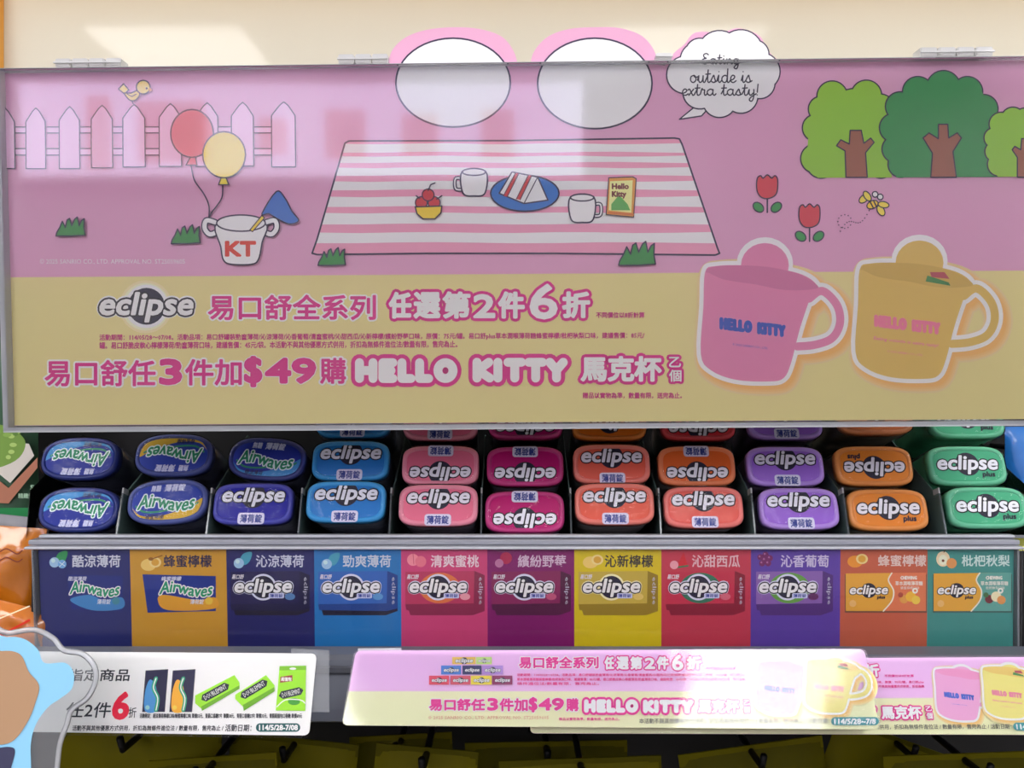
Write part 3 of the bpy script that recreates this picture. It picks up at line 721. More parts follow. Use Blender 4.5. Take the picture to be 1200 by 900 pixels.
# front lip: three stacked acrylic bars
for i, (y0, y1, d0, d1, m_) in enumerate(((626.5, 630, .538, .5435, EDGEW), (630.6, 636.5, .533, .546, EDGE), (637, 640, .528, .545, EDGE))):
    A = P(40 if i else 47, y1, .54); B = P(1188, y0, .54)
    g = noisy('#a4a6b0', .8, .18, 25, .12, .15, 60, coat=.5)
    o_ = box('front_bar', (A.x, B.x, d0, d1, A.z, B.z), g if i != 1 else noisy('#82848e', .8, .2, 25, .1, coat=.5), None, bev=.0008)
    o_.parent = tray; o_.matrix_parent_inverse = MT.inverted()

# ------------------------------------------------------------------ flavour strip
ES = .72
MS = Matrix.Translation(P(618, 700, .532)) @ Matrix.Rotation(math.radians(90-2), 4, 'X')
fs_ = Frame(MS, ES)
strip = empty('flavour_strip', MS, 'strip of eleven coloured flavour panels in a clear holder under the tray', 'sign')
bx_ = [(45, 50), (152, 155), (265, 267), (368, 369), (470, 470.5), (571, 571.5), (673, 673), (775, 775), (880, 879.5), (985, 984), (1087, 1086), (1188, 1187)]
pcol = ['#1e2562', '#b8892a', '#1c1e5c', '#1a6aa8', '#b83c6c', '#74105c', '#c2ae14', '#b03448', '#543a92', '#b05840', '#3c827c']
ttl = ['酷涼薄荷', '蜂蜜檸檬', '沁涼薄荷', '勁爽薄荷', '清爽蜜桃', '繽紛野莓', '沁新檸檬', '沁甜西瓜', '沁香葡萄', '蜂蜜檸檬', '枇杷秋梨']
tcol = ['#bcc0cc', '#2c2a48', '#b4b8c8', '#b4bcc8', '#d0bcc4', '#c0a8bc', '#302c30', '#ccaab0', '#b8aec8', '#ccb8b0', '#b8ccc8']
lab_ = ['navy', 'amber', 'dark navy', 'blue', 'pink', 'plum', 'yellow', 'red', 'purple', 'rust', 'teal']
for i in range(11):
    (a0, b0), (a1, b1) = bx_[i], bx_[i+1]
    slab('flavour_panel', [(a0, 643.5), (a1, 643.5), (b1, 762), (b0, 762)], -.0012, 0, noisy(pcol[i], ES, .45, 120, .05), strip, fs_, label=f'{lab_[i]} flavour panel')
# titles
for i in range(11):
    a0, a1 = bx_[i][0], bx_[i+1][0]; a = Art(fs_, .0001)
    X = a0+(38 if i else 40); W_ = 55 if i else 56
    if i in (0,): X = 85
    if i == 1: X = 192
    if i == 2: X = 300
    if i == 3: X = 402
    if i == 4: X = 505
    if i == 5: X = 607
    if i == 6: X = 709
    if i == 7: X = 811
    if i == 8: X = 915
    if i == 9: X = 1029
    if i == 10: X = 1127
    W_ = 56
    a.text(ttl[i], (X, 650.5, X+W_, 664.5 if i < 9 else 663.5), [(.28, tcol[i])])
    a.build('title_lettering', strip)
# small fruit icons
def icon(i, x, y):
    a = Art(fs_, .0001); 
    if i in (0, 2, 3):
        a.shape(smooth([(x-2, y), (x+2, y-9), (x+12, y-11), (x+10, y-1), (x+4, y+4)], 4), '#3f90a8' if i else '#2f8a50', 0)
        a.shape(ell(x-3, y+2, 6, 6), '#8fb2cc', 0); a.disc(x-4.5, y, 2.5, '#b8d0e0')
        if i == 0: a.disc(x+6, y+4, 5, '#6a9cc8'); a.stroke([(x+3, y+2), (x+9, y+6)], .8, '#c8d8e8'); a.stroke([(x+9, y+1), (x+3, y+7)], .8, '#c8d8e8')
    elif i in (1, 6, 9):
        a.disc(x-2, y+2, 9, '#d8b868' if i != 9 else '#d08830', 7); a.disc(x+6, y-1, 7, '#dcc080', 6); a.disc(x+6, y-1, 4.5, '#c89838', 4)
        if i == 1: a.stroke([(x+2, y-5), (x+14, y-9)], 1.5, '#8a5a20'); a.disc(x+1, y-5, 3, '#8a5a20', 2)
    elif i == 4: a.disc(x-4, y-1, 7, '#d8808e'); a.disc(x+5, y+1, 6.5, '#cc6a7c'); a.stroke([(x-4, y-8), (x-3, y+4)], .8, '#b85068')
    elif i == 5: a.disc(x+3, y-2, 7, '#a02048'); a.disc(x-5, y+4, 5, '#a86a90')
    elif i == 7: a.poly([(x-4, y+8), (x+10, y+6), (x+5, y-10)], '#b82430'); a.stroke([(x-4, y+8), (x+10, y+6)], 2, '#40704a'); a.disc(x-6, y+5, 5, '#d0909c')
    elif i == 8:
        for dx, dy in ((-6, -3), (0, -6), (5, -2), (-1, 0), (3, 4), (-4, 4)): a.disc(x+dx, y+dy, 3.6, '#6a2458'); a.disc(x+dx-1, y+dy-1, 1.2, '#9a5a88')
    else: a.disc(x-3, y-1, 8, '#d8c4a0', 9); a.disc(x-3, y, 5, '#e0d4bc', 6); a.disc(x+7, y+4, 6, '#c88850'); a.disc(x-3, y+1, 1.6, '#6a4028'); a.stroke([(x-2, y-9), (x, y-13)], 1, '#5a4028')
    a.build('fruit_print', strip)
for i, (x, y) in enumerate(((67, 657), (176, 660), (283, 658), (386, 659), (488, 657), (590, 656), (694, 657), (796, 657), (897, 656), (1004, 656), (1108, 656))): icon(i, x, y)
# packs
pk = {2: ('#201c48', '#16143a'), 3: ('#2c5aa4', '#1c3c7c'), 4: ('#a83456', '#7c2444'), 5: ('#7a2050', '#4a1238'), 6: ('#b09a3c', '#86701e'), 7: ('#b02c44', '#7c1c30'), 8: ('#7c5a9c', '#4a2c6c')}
for i in range(11):
    a = Art(fs_, .0001); x0 = bx_[i][0]
    if i < 2:
        x = 78 if i == 0 else 167
        xe = 144 if i == 0 else 253
        a.poly([(x, 673), (xe, 675), (xe, 716), (x+6, 718 if i else 714)], '#1c2a70' if i == 0 else '#1c2f7c')
        a.poly(smooth([(x+(18 if i else 4), 703), (x+26, 697), (xe-22, 703), (xe-1, 700), (xe-1, 713), (x+30, 715)], 5), '#3a78b0' if i == 0 else '#c8902c')
        waves(a, (x+xe)/2+(8 if i else 0), 690, 58 if i == 0 else 62, 13)
        a.text('酷涼薄荷' if i == 0 else '蜂蜜檸檬', (x+(2 if i == 0 else 22), 675.5, x+(24 if i == 0 else 46), 680.5), [(.1, '#c0c4d4')], .2, 1)
        a.disc(xe-8, 704, 4.5, '#3f7f90' if i == 0 else '#d0b040'); a.text('薄荷錠', (xe-30, 702, xe-14, 708), [(.1, '#c8ccd8')], .2, 1)
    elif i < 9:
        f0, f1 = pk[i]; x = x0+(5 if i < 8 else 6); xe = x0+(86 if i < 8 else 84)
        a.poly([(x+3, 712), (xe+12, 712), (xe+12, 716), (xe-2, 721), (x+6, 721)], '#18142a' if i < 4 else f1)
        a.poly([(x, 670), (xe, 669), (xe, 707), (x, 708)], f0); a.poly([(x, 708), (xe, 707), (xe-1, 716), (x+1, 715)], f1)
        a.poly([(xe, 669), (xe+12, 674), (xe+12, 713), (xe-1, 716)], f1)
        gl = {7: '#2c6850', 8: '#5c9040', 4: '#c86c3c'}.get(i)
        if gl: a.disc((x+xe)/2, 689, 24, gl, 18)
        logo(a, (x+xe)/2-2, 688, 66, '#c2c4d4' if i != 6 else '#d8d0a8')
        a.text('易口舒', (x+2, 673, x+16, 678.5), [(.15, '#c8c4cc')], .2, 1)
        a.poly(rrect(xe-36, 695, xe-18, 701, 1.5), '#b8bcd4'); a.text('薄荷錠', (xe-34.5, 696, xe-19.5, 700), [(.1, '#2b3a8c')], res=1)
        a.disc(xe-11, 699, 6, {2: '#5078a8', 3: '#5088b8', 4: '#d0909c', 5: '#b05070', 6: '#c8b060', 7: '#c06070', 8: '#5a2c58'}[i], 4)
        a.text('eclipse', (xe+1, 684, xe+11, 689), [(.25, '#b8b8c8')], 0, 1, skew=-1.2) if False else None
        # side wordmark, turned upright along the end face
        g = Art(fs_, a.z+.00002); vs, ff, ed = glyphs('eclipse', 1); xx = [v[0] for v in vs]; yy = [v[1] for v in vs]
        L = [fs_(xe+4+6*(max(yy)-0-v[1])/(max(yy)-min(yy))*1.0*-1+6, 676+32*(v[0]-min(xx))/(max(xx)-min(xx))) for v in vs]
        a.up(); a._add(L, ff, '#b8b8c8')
    else:
        x, xe = (991, 1085) if i == 9 else (1094, 1185); rc = '#c8704c' if i == 9 else '#5a968c'
        a.poly([(x-1, 673), (xe+1, 673), (xe+1, 718), (x-1, 718)], '#6a4a3c' if i == 9 else '#3c5a54')
        a.poly([(x, 672), (xe, 671), (xe, 716), (x, 716)], '#cc9838')
        a.poly(smooth([(x+54, 671.5), (x+50, 680), (x+56, 692), (x+54, 704), (x+44, 716)], 5, False)+[(xe, 716), (xe, 671)], rc)
        a.stroke(smooth([(x+54, 671.5), (x+50, 680), (x+56, 692), (x+54, 704), (x+44, 716)], 5, False), 1.6, '#d8d0c0')
        logo(a, x+27, 692, 44, None, plus=True)
        a.text('CHEWING', (xe-30, 675, xe-11, 679), [(.3, '#d8d0c8')], res=1); a.text('草本潤喉薄荷糖', (xe-36, 681, xe-4, 686), [(.1, '#d8d0c8')], res=1); a.text('蜂蜜檸檬口味' if i == 9 else '枇杷秋梨口味', (xe-30, 687, xe-8, 690.5), [(0, '#d8d0c8')], res=1)
        for dx, dy, r, c in ((-26, 702, 5, '#c89048'), (-18, 699, 6, '#d8a838'), (-12, 703, 5, '#dcb848'), (-30, 697, 3, '#a04838')): a.disc(xe+dx, dy, r, c if i == 9 else {'#c89048': '#6a3038', '#d8a838': '#dccca8', '#dcb848': '#c88850', '#a04838': '#3f6a44'}[c])
        a.disc(xe-13, 692, 3.4, '#e0dccc'); a.disc(xe-13, 692, 1.4, rc); a.disc(x+8, 707, 4, '#d0a868')
    a.build('pack_print', strip)
slab('acrylic_pane', [(42, 643.5), (1195, 643.5), (1193, 764), (45, 764)], .0025, .0037, clear(rough=.06, ior=1.5, bump=.05, bscale=14, ) if False else clear(tint=(1, 1, 1), rough=.06, ior=1.28, bump=.04, bscale=14), strip, fs_)
slab('holder_edge', [(40.5, 643.5), (43, 643.5), (47, 764), (45, 764)], -.006, .0037, EDGE, strip, fs_)
slab('holder_edge', [(1188, 643.5), (1190.5, 643.5), (1190.5, 764), (1188.5, 764)], -.012, .0037, EDGE, strip, fs_)
box('back_plate', (-.31, .315, -.034, .028, -.006, -.0015), DARK, strip)

# ------------------------------------------------------------------ shelf edge and price tags
rail = empty('shelf_rail', Matrix.Translation(P(600, 795, .50)), 'grey plastic shelf edge rail behind the promotion tags', 'rail')
rm_ = noisy('#484b56', .8, .4, 20, .08)
link('rail_channel', (lambda pr: mesh('rail_channel', [(x, y, z) for x in (-.6, .6) for y, z in pr], [tuple(range(len(pr))), tuple(range(len(pr), 2*len(pr)))[::-1]] + [(i, i+len(pr), (i+1) % len(pr)+len(pr), (i+1) % len(pr)) for i in range(len(pr))]))([(.0140, .0145), (.0, .014), (-.004, .012), (-.006, .006), (-.016, -.012), (-.018, -.018), (-.014, -.020), (.0140, -.020)]), rail, rm_)
box('rail_groove', (-.6, .6, -.0085, -.004, .006, .009), noisy('#3a3c44', .7, .4, 20, .08), rail)
box('support_arm', (-.3, -.29, .0145, .152, -.02, .005), BLK, rail); box('support_arm', (.3, .31, .0145, .152, -.02, .005), BLK, rail)

ET = .64
MTAG = Matrix.Translation(P(716, 810, .440)) @ Matrix.Rotation(math.radians(-3.0), 4, 'Z') @ Matrix.Rotation(math.radians(90-24.3), 4, 'X')
ft = Frame(MTAG, ET)
tag = empty('promotion_tag', MTAG, 'pink and yellow promotion tag with two mug pictures, glare over its right end', 'sign', None)
def corners(c, r):
    o_ = []; n = len(c)
    for i in range(n):
        p, q, s_ = Vector(c[i-1]), Vector(c[i]), Vector(c[(i+1) % n])
        a_ = q+(p-q).normalized()*r; b_ = q+(s_-q).normalized()*r
        for k in range(6):
            t = k/5; o_.append(tuple((1-t)**2*a_+2*t*(1-t)*q+t*t*b_))
    return o_
TP = [(417, 762.5), (1013, 761), (1030.5, 855), (401.5, 850)]
def coated(h, E):
    m = pmat(h, E).copy(); b = m.node_tree.nodes['Principled BSDF']; nt = m.node_tree
    return m
TPINK = '#e6a0c8'; TYEL = '#ecdca0'
slab('card', corners(TP, 7), -.0008, 0, pmat(TPINK, ET, name='card'), tag, ft)
yb0, yb1 = 809.5, 810
def ex(y):   # left and right edge x at height y
    t = (y-762)/91; return 417+(401.5-417)*t, 1013+(1030.5-1013)*t
a = Art(ft, .0001)
low = [q for q in corners(TP, 7) if q[1] > 812]
a.poly([(ex(810)[1], 810)]+low+[(ex(810)[0], 810)], TYEL); a.build('yellow_print', tag)
a = Art(ft, .00025)
a.text('易口舒全系列', (608.5, 770, 701, 783), [(1.6, '#ead6e2'), (.55, '#c4207c')])
q = [('任', (709, 770, 719, 784)), ('選', (723, 770, 736, 784)), ('第', (739, 770, 752, 784)), ('2', (756, 771.5, 767, 783.5)), ('件', (770, 770, 783, 784)), ('6', (788, 768, 800, 785)), ('折', (805, 770, 821, 784))]
for t, b in q: a.text(t, b, [(2.2, '#c4207c')])
for t, b in q: a.text(t, b, [(.75, '#eee6f2')])
a.text('不同價位以8折計算', (827, 782, 862, 785), [(.1, '#c4207c')], res=1)
for k, (t, b) in enumerate(((T1[:84], (606, 789.5, 873, 793)), (T1[84:]+T2[:50], (606, 794.5, 873, 798)), (T2[50:], (606, 799.5, 702, 803)))): a.text(t, b, [(.12, '#c4407c')], res=1)
l3 = [('易口舒任', (503.5, 819.5, 568, 832.5)), ('3', (572, 819, 583, 832)), ('件加', (586, 819, 618, 833)), ('$', (620.5, 818, 629, 834)), ('49', (632, 819, 660, 832)), ('購', (664, 819, 677.5, 833))]
for t, b in l3: a.text(t, b, [(1.6, '#f0e4e4')])
for t, b in l3: a.text(t, b, [(.95 if t in ('3', '$', '49') else .6, '#c4207c')])
hk = (('HELLO', (687, 822.5, 745, 832.5)), ('KITTY', (756, 823, 809, 833)))
l4 = [('馬克杯', (818, 820.5, 865, 835)), ('乙', (871, 820.5, 878, 826)), ('個', (871, 828, 878, 835.5))]
for g, b in hk: a.strokes(BUB, g, b, [(10.5, '#c4207c')])
for t, b in l4: a.text(t, b, [(2.3 if len(t) > 1 else 1.5, '#c4207c')])
for g, b in hk: a.strokes(BUB, g, b, [(5.4, '#eee6f2')])
for t, b in l4: a.text(t, b, [(.7 if len(t) > 1 else .2, '#eee6f2')])
a.text('© 2025 SANRIO CO., LTD. APPROVAL NO. ST25059605', (502, 839, 643, 843.5), [(.05, '#c09078')], res=1)
a.text(T3, (655, 841, 726, 844.5), [(.1, '#c4407c')], res=1)
a.text('本活動不與其他優惠方式併用，折扣為無條件進位法 / 數量有限，售完為止 / 活動日期：', (749, 842, 971, 848), [(.1, '#5a5a50')], res=1)
a.poly(rrect(973, 840.5, 1029, 850, 4.7), '#2f7f86'); a.text('114/5/28~7/8', (977, 842.5, 1025, 848.5), [(.4, '#e6eef0')], res=2)
a.build('offer_lettering', tag)
a = Art(ft, .00025)
rows = [((530, 770, 558, 779), '#dca84c', 2), ((558, 770, 577, 779), '#a8c470', 1), ((517, 780, 541, 791), '#3c6cb0', 1), ((542, 780, 565, 791), '#2a2c58', 1), ((565, 780, 590, 791), '#9a78b8', 1),
        ((503, 792, 527, 803), '#c03c50', 1), ((528, 792, 552, 803), '#b84858', 1), ((552, 792, 577, 803), '#d8b834', 1), ((577, 792, 601, 803), '#7a2450', 1)]
for (x0, y0, x1, y1), c, n in rows:
    a.poly([(x0, y0), (x1-.6, y0), (x1-.6, y1-.5), (x0, y1-.5)], c)
    logo(a, (x0+x1)/2, (y0+y1)/2, (x1-x0)*.72)
a.build('pack_print', tag)
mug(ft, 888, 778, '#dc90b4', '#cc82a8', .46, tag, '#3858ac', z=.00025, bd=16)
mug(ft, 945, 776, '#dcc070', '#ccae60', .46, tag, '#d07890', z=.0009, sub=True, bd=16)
tfilm = clear(ior=1.5, rough=.085, bump=.16, bscale=20, name='tag_film')
slab('clear_film', corners(TP, 7), .0022, .0026, tfilm, tag, ft)
slab('clip_tab', [(419, 759.5), (470, 759), (470, 765), (419, 765)], -.0019, -.0009, EDGEW, tag, ft)
# second tag of the same print, behind and to the side
def copy_thing(src, M, label, group=None):
    n = src.copy(); COL.objects.link(n); n.matrix_world = M; n['label'] = label
    if group: n['group'] = group
    for ch in [c for c in bpy.data.objects if c.parent == src]:
        c2 = ch.copy(); COL.objects.link(c2); c2.parent = n
    return n
MTAG2 = Matrix.Translation(P(930, 818.5, .447)) @ Matrix.Rotation(math.radians(-1.5), 4, 'Z') @ Matrix.Rotation(math.radians(.3), 4, 'Y') @ Matrix.Rotation(math.radians(90-29), 4, 'X')
copy_thing(tag, MTAG2, 'pink and yellow promotion tag partly behind the glaring one, cut off at the right edge')

# white tag
MW = Matrix.Translation(P(180, 812, .442)) @ Matrix.Rotation(math.radians(.0), 4, 'Y') @ Matrix.Rotation(math.radians(90-14.5), 4, 'X')
fw = Frame(MW, .66)
wt = empty('price_tag', MW, 'white promotion tag with printed gum packs and a red 6', 'sign')
WP_ = [(-16, 763), (371, 766), (362, 862), (-24, 857)]
slab('card', corners(WP_, 7), -.0008, 0, pmat('#e4ecf8', .64, name='card'), wt, fw)
a = Art(fw, .0001)
BK = '#2a2c34'
a.text('指定商品', (80, 784, 152, 798), [(.25, BK)], .12); a.text('任2件', (78, 823, 130, 841), [(.2, BK)], .15); a.text('6', (133, 812, 150, 842), [(1.6, '#d01838')], .15); a.text('折', (151, 829, 160, 841), [(.1, BK)], .1)
a.text('活動不與其他優惠方式併用，折扣為無條件進位法 / 數量有限，售完為止 /', (85, 850, 262, 856.5), [(.12, BK)], .12, 1)
a.text('活動日期：', (264, 849, 295, 857), [(.15, BK)], .12, 1)
a.poly(rrect(300, 847.5, 352, 857.5, 5), '#1f4f50'); a.text('114/5/28-7/08', (304, 849.5, 349, 855.5), [(.35, '#e6eef0')], res=2)
a.text('活動限定：超涼薄荷檸檬口味/蜂蜜檸檬口味 單價55元、青箭口香糖7片 單價18元、青箭口香糖27片 單價35元、青箭超值包口香糖 單價69元', (164, 836, 354, 841.5), [(.12, BK)], res=1)
a.build('terms_lettering', wt)
a = Art(fw, .0001)
def sleeve(x, sw, c2):
    a.poly([(x+4, 786), (x+30, 784.5), (x+26, 834), (x, 834)], '#1d1c3a'); a.stroke([(x+4, 786), (x+30, 784.5), (x+26, 834), (x, 834)], .7, '#45454c', True)
    a.poly(smooth([(x+3, 812), (x+8, 797), (x+14, 800), (x+17, 812), (x+16, 833), (x+3, 833)], 4), sw)
    a.stroke(smooth([(x+16, 795), (x+13, 806), (x+18, 818), (x+16, 832)], 4, False), 4.5, '#2f8f6a'); a.stroke(smooth([(x+16, 795), (x+13, 806), (x+18, 818), (x+16, 832)], 4, False), 1.2, '#cfe4dc')
    a.disc(x+6, 829, 2.6, c2)
sleeve(167, '#3f7fb4', '#7fb0b0'); sleeve(199, '#d8942c', '#e0b040')
def pack(pts, side, x0, y0, x1, y1):
    a.poly(pts, '#86c22c'); a.poly(side, '#5c9420'); 
    dx, dy = x1-x0, y1-y0; l = math.hypot(dx, dy); ux, uy = dx/l, dy/l
    q = lambda u, v: (x0+ux*u-uy*v, y0+uy*u+ux*v)
    a.poly([q(-2, 0), q(2, -4.5), q(l-2, -4.5), q(l+2, 0), q(l-2, 4.5), q(2, 4.5)], '#1d2430')
    vs, ff, ed = glyphs('DOUBLEMINT', 1); xx = [v[0] for v in vs]; yy = [v[1] for v in vs]
    a.up(); a._add([fw(*q(2+(l-4)*(v[0]-min(xx))/(max(xx)-min(xx)), 2.8-5.6*(v[1]-min(yy))/(max(yy)-min(yy)))) for v in vs], ff, '#e8f0e0')
pack([(229, 815), (275, 791), (281, 800), (281, 806), (237, 831), (229, 824)], [(237, 833), (281, 807), (281, 803), (236, 828)], 238, 819, 267, 803)
pack([(276, 814), (312, 791), (322, 803), (322, 809), (286, 829), (276, 819)], [(286, 833), (322, 810), (322, 805), (285, 826)], 284, 816, 312, 799)
a.poly([(328, 780.5), (359, 780), (358, 833), (323.5, 832.5)], '#86c22c'); a.poly([(328, 780.5), (359, 780), (359, 785), (327.5, 785.5)], '#6aa424'); a.disc(343.5, 783.5, 4, '#e4ecf8', 1.4)
a.poly([(329, 793), (343, 791), (343, 798), (328.5, 800)], '#8a3038'); a.text('超值包', (330, 793.5, 342, 798), [(.15, '#e8e0e0')], res=1)
pack([(328, 816), (329, 815.5), (355, 806), (355, 807)], [(328, 816), (329, 815.5), (355, 806), (355, 807)], 329, 815, 354, 809)
a.disc(345, 822, 7, '#3f8a34', 4); a.stroke(smooth([(325, 828), (335, 820), (352, 820), (358, 824)], 4, False), 1.2, '#dcecc8')
a.build('pack_print', wt)
slab('clear_film', corners([(-16, 761), (373, 764), (364, 864), (-24, 859)], 7), .0022, .0026, clear(tint=(1, 1, 1), ior=1.22, rough=.06, bump=.05, bscale=20), wt, fw)
slab('clear_holder', [(340, 760), (385, 762), (385, 835), (340, 835)], -.0030, -.0012, clear(rough=.06, body=.25, bodycol=(.5, .52, .55)), wt, fw, bev=.0003)

# die-cut acrylic topper, plain inside (the printed mascot is left out)
MD = Matrix.Translation(P(40, 830, .400)) @ Matrix.Rotation(math.radians(90-6), 4, 'X')
fd = Frame(MD, .95)
tp = empty('acrylic_topper', MD, 'clear die-cut acrylic topper with light blue and tan shapes, in the lower left corner', 'topper')
ao = smooth([(-30, 745), (10, 742), (40, 738), (62, 748), (75, 762), (96, 766), (110, 780), (112, 798), (102, 818), (84, 832), (78, 850), (70, 872), (66, 905), (60, 940), (-30, 940)], 6)
slab('acrylic_plate', ao, -.0012, .0012, clear(rough=.04, body=.10, bodycol=(.8, .82, .86)), tp, fd, bev=.0004)
a = Art(fd, .0014)
a.poly(smooth([(-30, 752), (10, 746), (30, 748), (46, 760), (54, 776), (78, 776), (88, 788), (86, 806), (72, 818), (58, 828), (44, 848), (38, 872), (38, 905), (30, 938), (-30, 938)], 6), '#8cc8ea')
a.build('blue_print', tp, 'light blue border shape')
a = Art(fd, .0017)
a.poly(smooth([(-30, 770), (5, 762), (26, 766), (36, 786), (48, 802), (44, 822), (34, 846), (16, 868), (-10, 872), (-30, 870)], 6), '#b08c6c'); a.build('tan_print', tp, 'plain tan shape')
a = Art(fd, .0017); a.poly(smooth([(-30, 882), (-4, 876), (14, 874), (20, 880), (14, 905), (12, 936), (-30, 936)], 5), '#3c3c58'); a.build('navy_print', tp, 'plain navy shape')
for s_ in (0, 1): pass
rim_ = [fd(*p) for p in ao]
link('plate_rim', tube_me('plate_rim', [(x, y, 0) for x, y in rim_], .0013, 6), tp, EDGEW)
c0 = fd(20, 936)
box('stem', (c0[0]-.02, c0[0]+.004, -.40, c0[1]+.004, -.001, .001), ACR, tp)

# ------------------------------------------------------------------ hanging packets and hooks below
def pillow(name, w_, h, t_, mat, parent, seal=.004, seed=0, nx=14, ny=10):
    rnd = random.Random(seed); vs, fs = [], []
    for side in (1, -1):
        for j in range(ny+1):
            for i in range(nx+1):
                u = i/nx*2-1; v = j/ny*2-1
                b = max(0, (1-u**4))**.7*max(0, 1-(abs(v)/.92)**4)**.7 if abs(v) < .92 else 0
                vs.append((u*w_/2, v*h/2, side*(t_/2*b*(1+.18*math.sin(7*u+seed)*math.cos(5*v+seed*2))+.0002)))
    off = (nx+1)*(ny+1)
    for s_ in (0, 1):
        for j in range(ny):
            for i in range(nx):
                q = [s_*off+j*(nx+1)+i, s_*off+j*(nx+1)+i+1, s_*off+(j+1)*(nx+1)+i+1, s_*off+(j+1)*(nx+1)+i]
                fs.append(tuple(q if s_ == 0 else q[::-1]))
    return link(name, mesh(name, vs, fs, True), parent, mat)
OL = noisy('#403c00', .8, .6, 25, .12, .3, 60, spec=.08); OL2 = noisy('#504a00', .8, .6, 25, .12, .3, 60, spec=.08)
pks = [(165, 885, .56, 190, 60, -2, 'under the white price tag'), (250, 912, .52, 150, 40, 4, 'lower, below the white price tag'), (345, 900, .57, 150, 70, -6, 'below the gap between the tags'), (470, 892, .60, 120, 60, 3, 'under the left end of the glaring tag'),
       (500, 908, .53, 120, 60, -5, 'nearer one under the left half of the glaring tag'), (640, 900, .60, 190, 60, 1, 'behind, under the middle of the glaring tag'), (680, 917, .54, 190, 50, 2, 'nearer one under the middle of the glaring tag'),
       (880, 915, .58, 170, 90, 8, 'under the right end of the glaring tag'), (1050, 895, .60, 150, 60, -20, 'tilted, under the right tag'), (1130, 915, .54, 190, 60, 2, 'under the cut-off right tag')]
for i, (x, y, d, wpx, hpx, r, lb) in enumerate(pks):
    w_ = wpx*d/F; h = .085
    top = P(x, y-hpx*.35, d)
    M = Matrix.Translation(top) @ Matrix.Rotation(math.radians(-r), 4, 'Y') @ Matrix.Rotation(math.radians(90), 4, 'X')
    t = empty('hanging_packet', M, f'olive yellow hanging packet {lb}', 'packet', 'olive packets hanging below the tags')
    o_ = pillow('bag', w_, h, .012, OL if i % 2 else OL2, t, seed=i); o_.location = (0, -h/2+.004, 0)
    box('header_seal', (-w_/2, w_/2, -.002, .006, -.0007, .0007), OL2 if i % 2 else OL, t)
    h_ = empty('hook', Matrix.Translation((top.x, top.y, top.z)), f'black hook of the olive packet {lb}', 'hook', 'black hooks below the tags')
    link('rod', tube_me('rod', [(0, -.03, .012), (0, -.026, .003), (0, .0, .002), (0, .667-top.y, .002)], .0022, 8), h_, BLK)
    box('backplate', (-.012, .012, .660-top.y, .667-top.y, -.012, .014), BLK, h_)

# ------------------------------------------------------------------ neighbours at the two sides
GRN = noisy('#2a4a34', .7, .4, 30, .25, .3, 40); ORG = noisy('#b86a14', .9, .22, 16, .35, .9, 28, coat=.8)
def side_pack(name, px, py, d, wpx, hpx, t_, mat, label, roll=0, tilt=0, cat='packet'):
    M = Matrix.Translation(P(px, py, d)) @ Matrix.Rotation(math.radians(-roll), 4, 'Y') @ Matrix.Rotation(math.radians(90-tilt), 4, 'X')
    t = empty(name, M, label, cat)
    pillow('bag', wpx*d/F, hpx*d/F, t_, mat, t, seed=int(px+py) % 17, nx=24, ny=20)
    return t, M
g, M = side_pack('snack_packet', -30, 540, .60, 150, 290, .02, GRN, 'dark green snack packet with food picture, left of the mint tray')
f = Frame(M @ Matrix.Translation((0, 0, .0106)), .55); a = Art(f, 0.0106)
a.fr = f
a.poly([(-60, 545), (-10, 556), (10, 572), (44, 536), (44, 548), (10, 590), (-60, 586)], '#8c5c48'); a.poly([(-60, 530), (-10, 548), (12, 566), (40, 534), (34, 520), (-60, 514)], '#a8a49c')
a.poly(smooth([(-60, 500), (-10, 496), (18, 505), (30, 520), (18, 540), (-20, 552), (-60, 548)], 5), '#5c7a34')
for i in range(22): a.disc(-25+random.random()*48, 505+random.random()*32, 3+random.random()*3, random.choice(['#6c8a40', '#4a6a2c', '#88a058', '#5a7030']), 2.5)
a.poly([(-60, 595), (50, 595), (50, 624), (-60, 632)], '#1c6a3a')
a.text('50元', (36, 568, 58, 574), [(.1, '#8aa890')], res=1); a.text('精緻蛋糕', (22, 578, 46, 584), [(.1, '#8aa890')], res=1)
a.build('food_print', g)
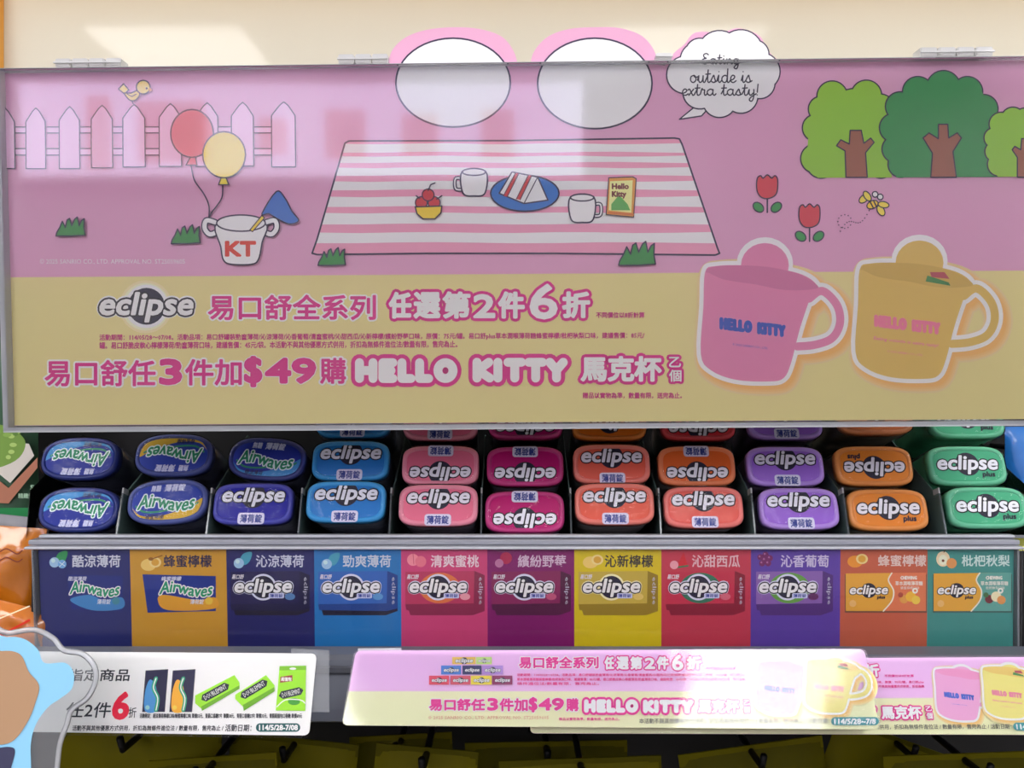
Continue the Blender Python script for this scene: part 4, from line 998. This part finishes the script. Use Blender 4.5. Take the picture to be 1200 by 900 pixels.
g, M = side_pack('sweet_packet', -15, 690, .56, 130, 150, .022, ORG, 'shiny orange sweet packet left of the navy flavour panel', roll=-4)
f = Frame(M, .6); a = Art(f, 0.0118)
a.stroke(smooth([(-20, 640), (0, 637), (10, 643), (20, 639), (32, 645), (38, 641)], 4, False), 1.5, '#6a2c14'); a.stroke(smooth([(-20, 650), (0, 647), (10, 653), (20, 649), (32, 654), (38, 651)], 4, False), 1.5, '#6a2c14')
a.build('wave_print', g)
g, M = side_pack('paper_packet', 0, 640, .575, 110, 75, .010, noisy('#6c6c74', .7, .4, 10, .15, .4, 25), 'grey wrapper behind the orange sweet packet', roll=-6)
g, M = side_pack('sweet_packet', 5, 735, .535, 110, 60, .016, noisy('#b06424', .7, .3, 14, .3, .8, 30, coat=.8), 'orange and red sweet packet standing behind the acrylic topper', roll=-14)
f = Frame(M, .6); a = Art(f, .009); a.stroke([(-30, 752), (10, 740), (44, 722)], 2.5, '#b02818'); a.stroke([(-30, 726), (10, 720), (44, 706)], 1.5, '#d8b898'); a.build('stripe_print', g)
side_pack('gum_packet', 1225, 560, .60, 95, 120, .016, noisy('#1c64b0', .7, .3, 20, .1, .3, 30, coat=.6), 'bright blue packet right of the green mint containers')
side_pack('gum_packet', 1232, 665, .58, 92, 70, .014, noisy('#b0b420', .7, .35, 20, .1, .3, 30, coat=.4), 'lime yellow packet at the right edge beside the teal panel', roll=8)
side_pack('gum_packet', 1234, 725, .60, 92, 60, .014, noisy('#16161c', .7, .35, 20, .1, .3, 30, coat=.4), 'black packet at the right edge under the lime one', roll=8)
for px, py, d in ((-30, 500, .60), (-60, 640, .56), (1225, 530, .60), (1232, 640, .58), (1234, 700, .60)):
    p = P(px, py, d); lb = {-30: 'the green snack packet', -60: 'the orange sweet packet', 1225: 'the bright blue packet', 1232: 'the lime packet', 0: 'the grey wrapper', 5: 'the orange and red packet', 1234: 'the black packet'}[px]
    h_ = empty('hook', Matrix.Translation(p), f'black wire hook holding up {lb}', 'hook', 'black side hooks')
    link('rod', tube_me('rod', [(0, .004, 0), (0, .667-p.y, 0)], .002, 8), h_, BLK)
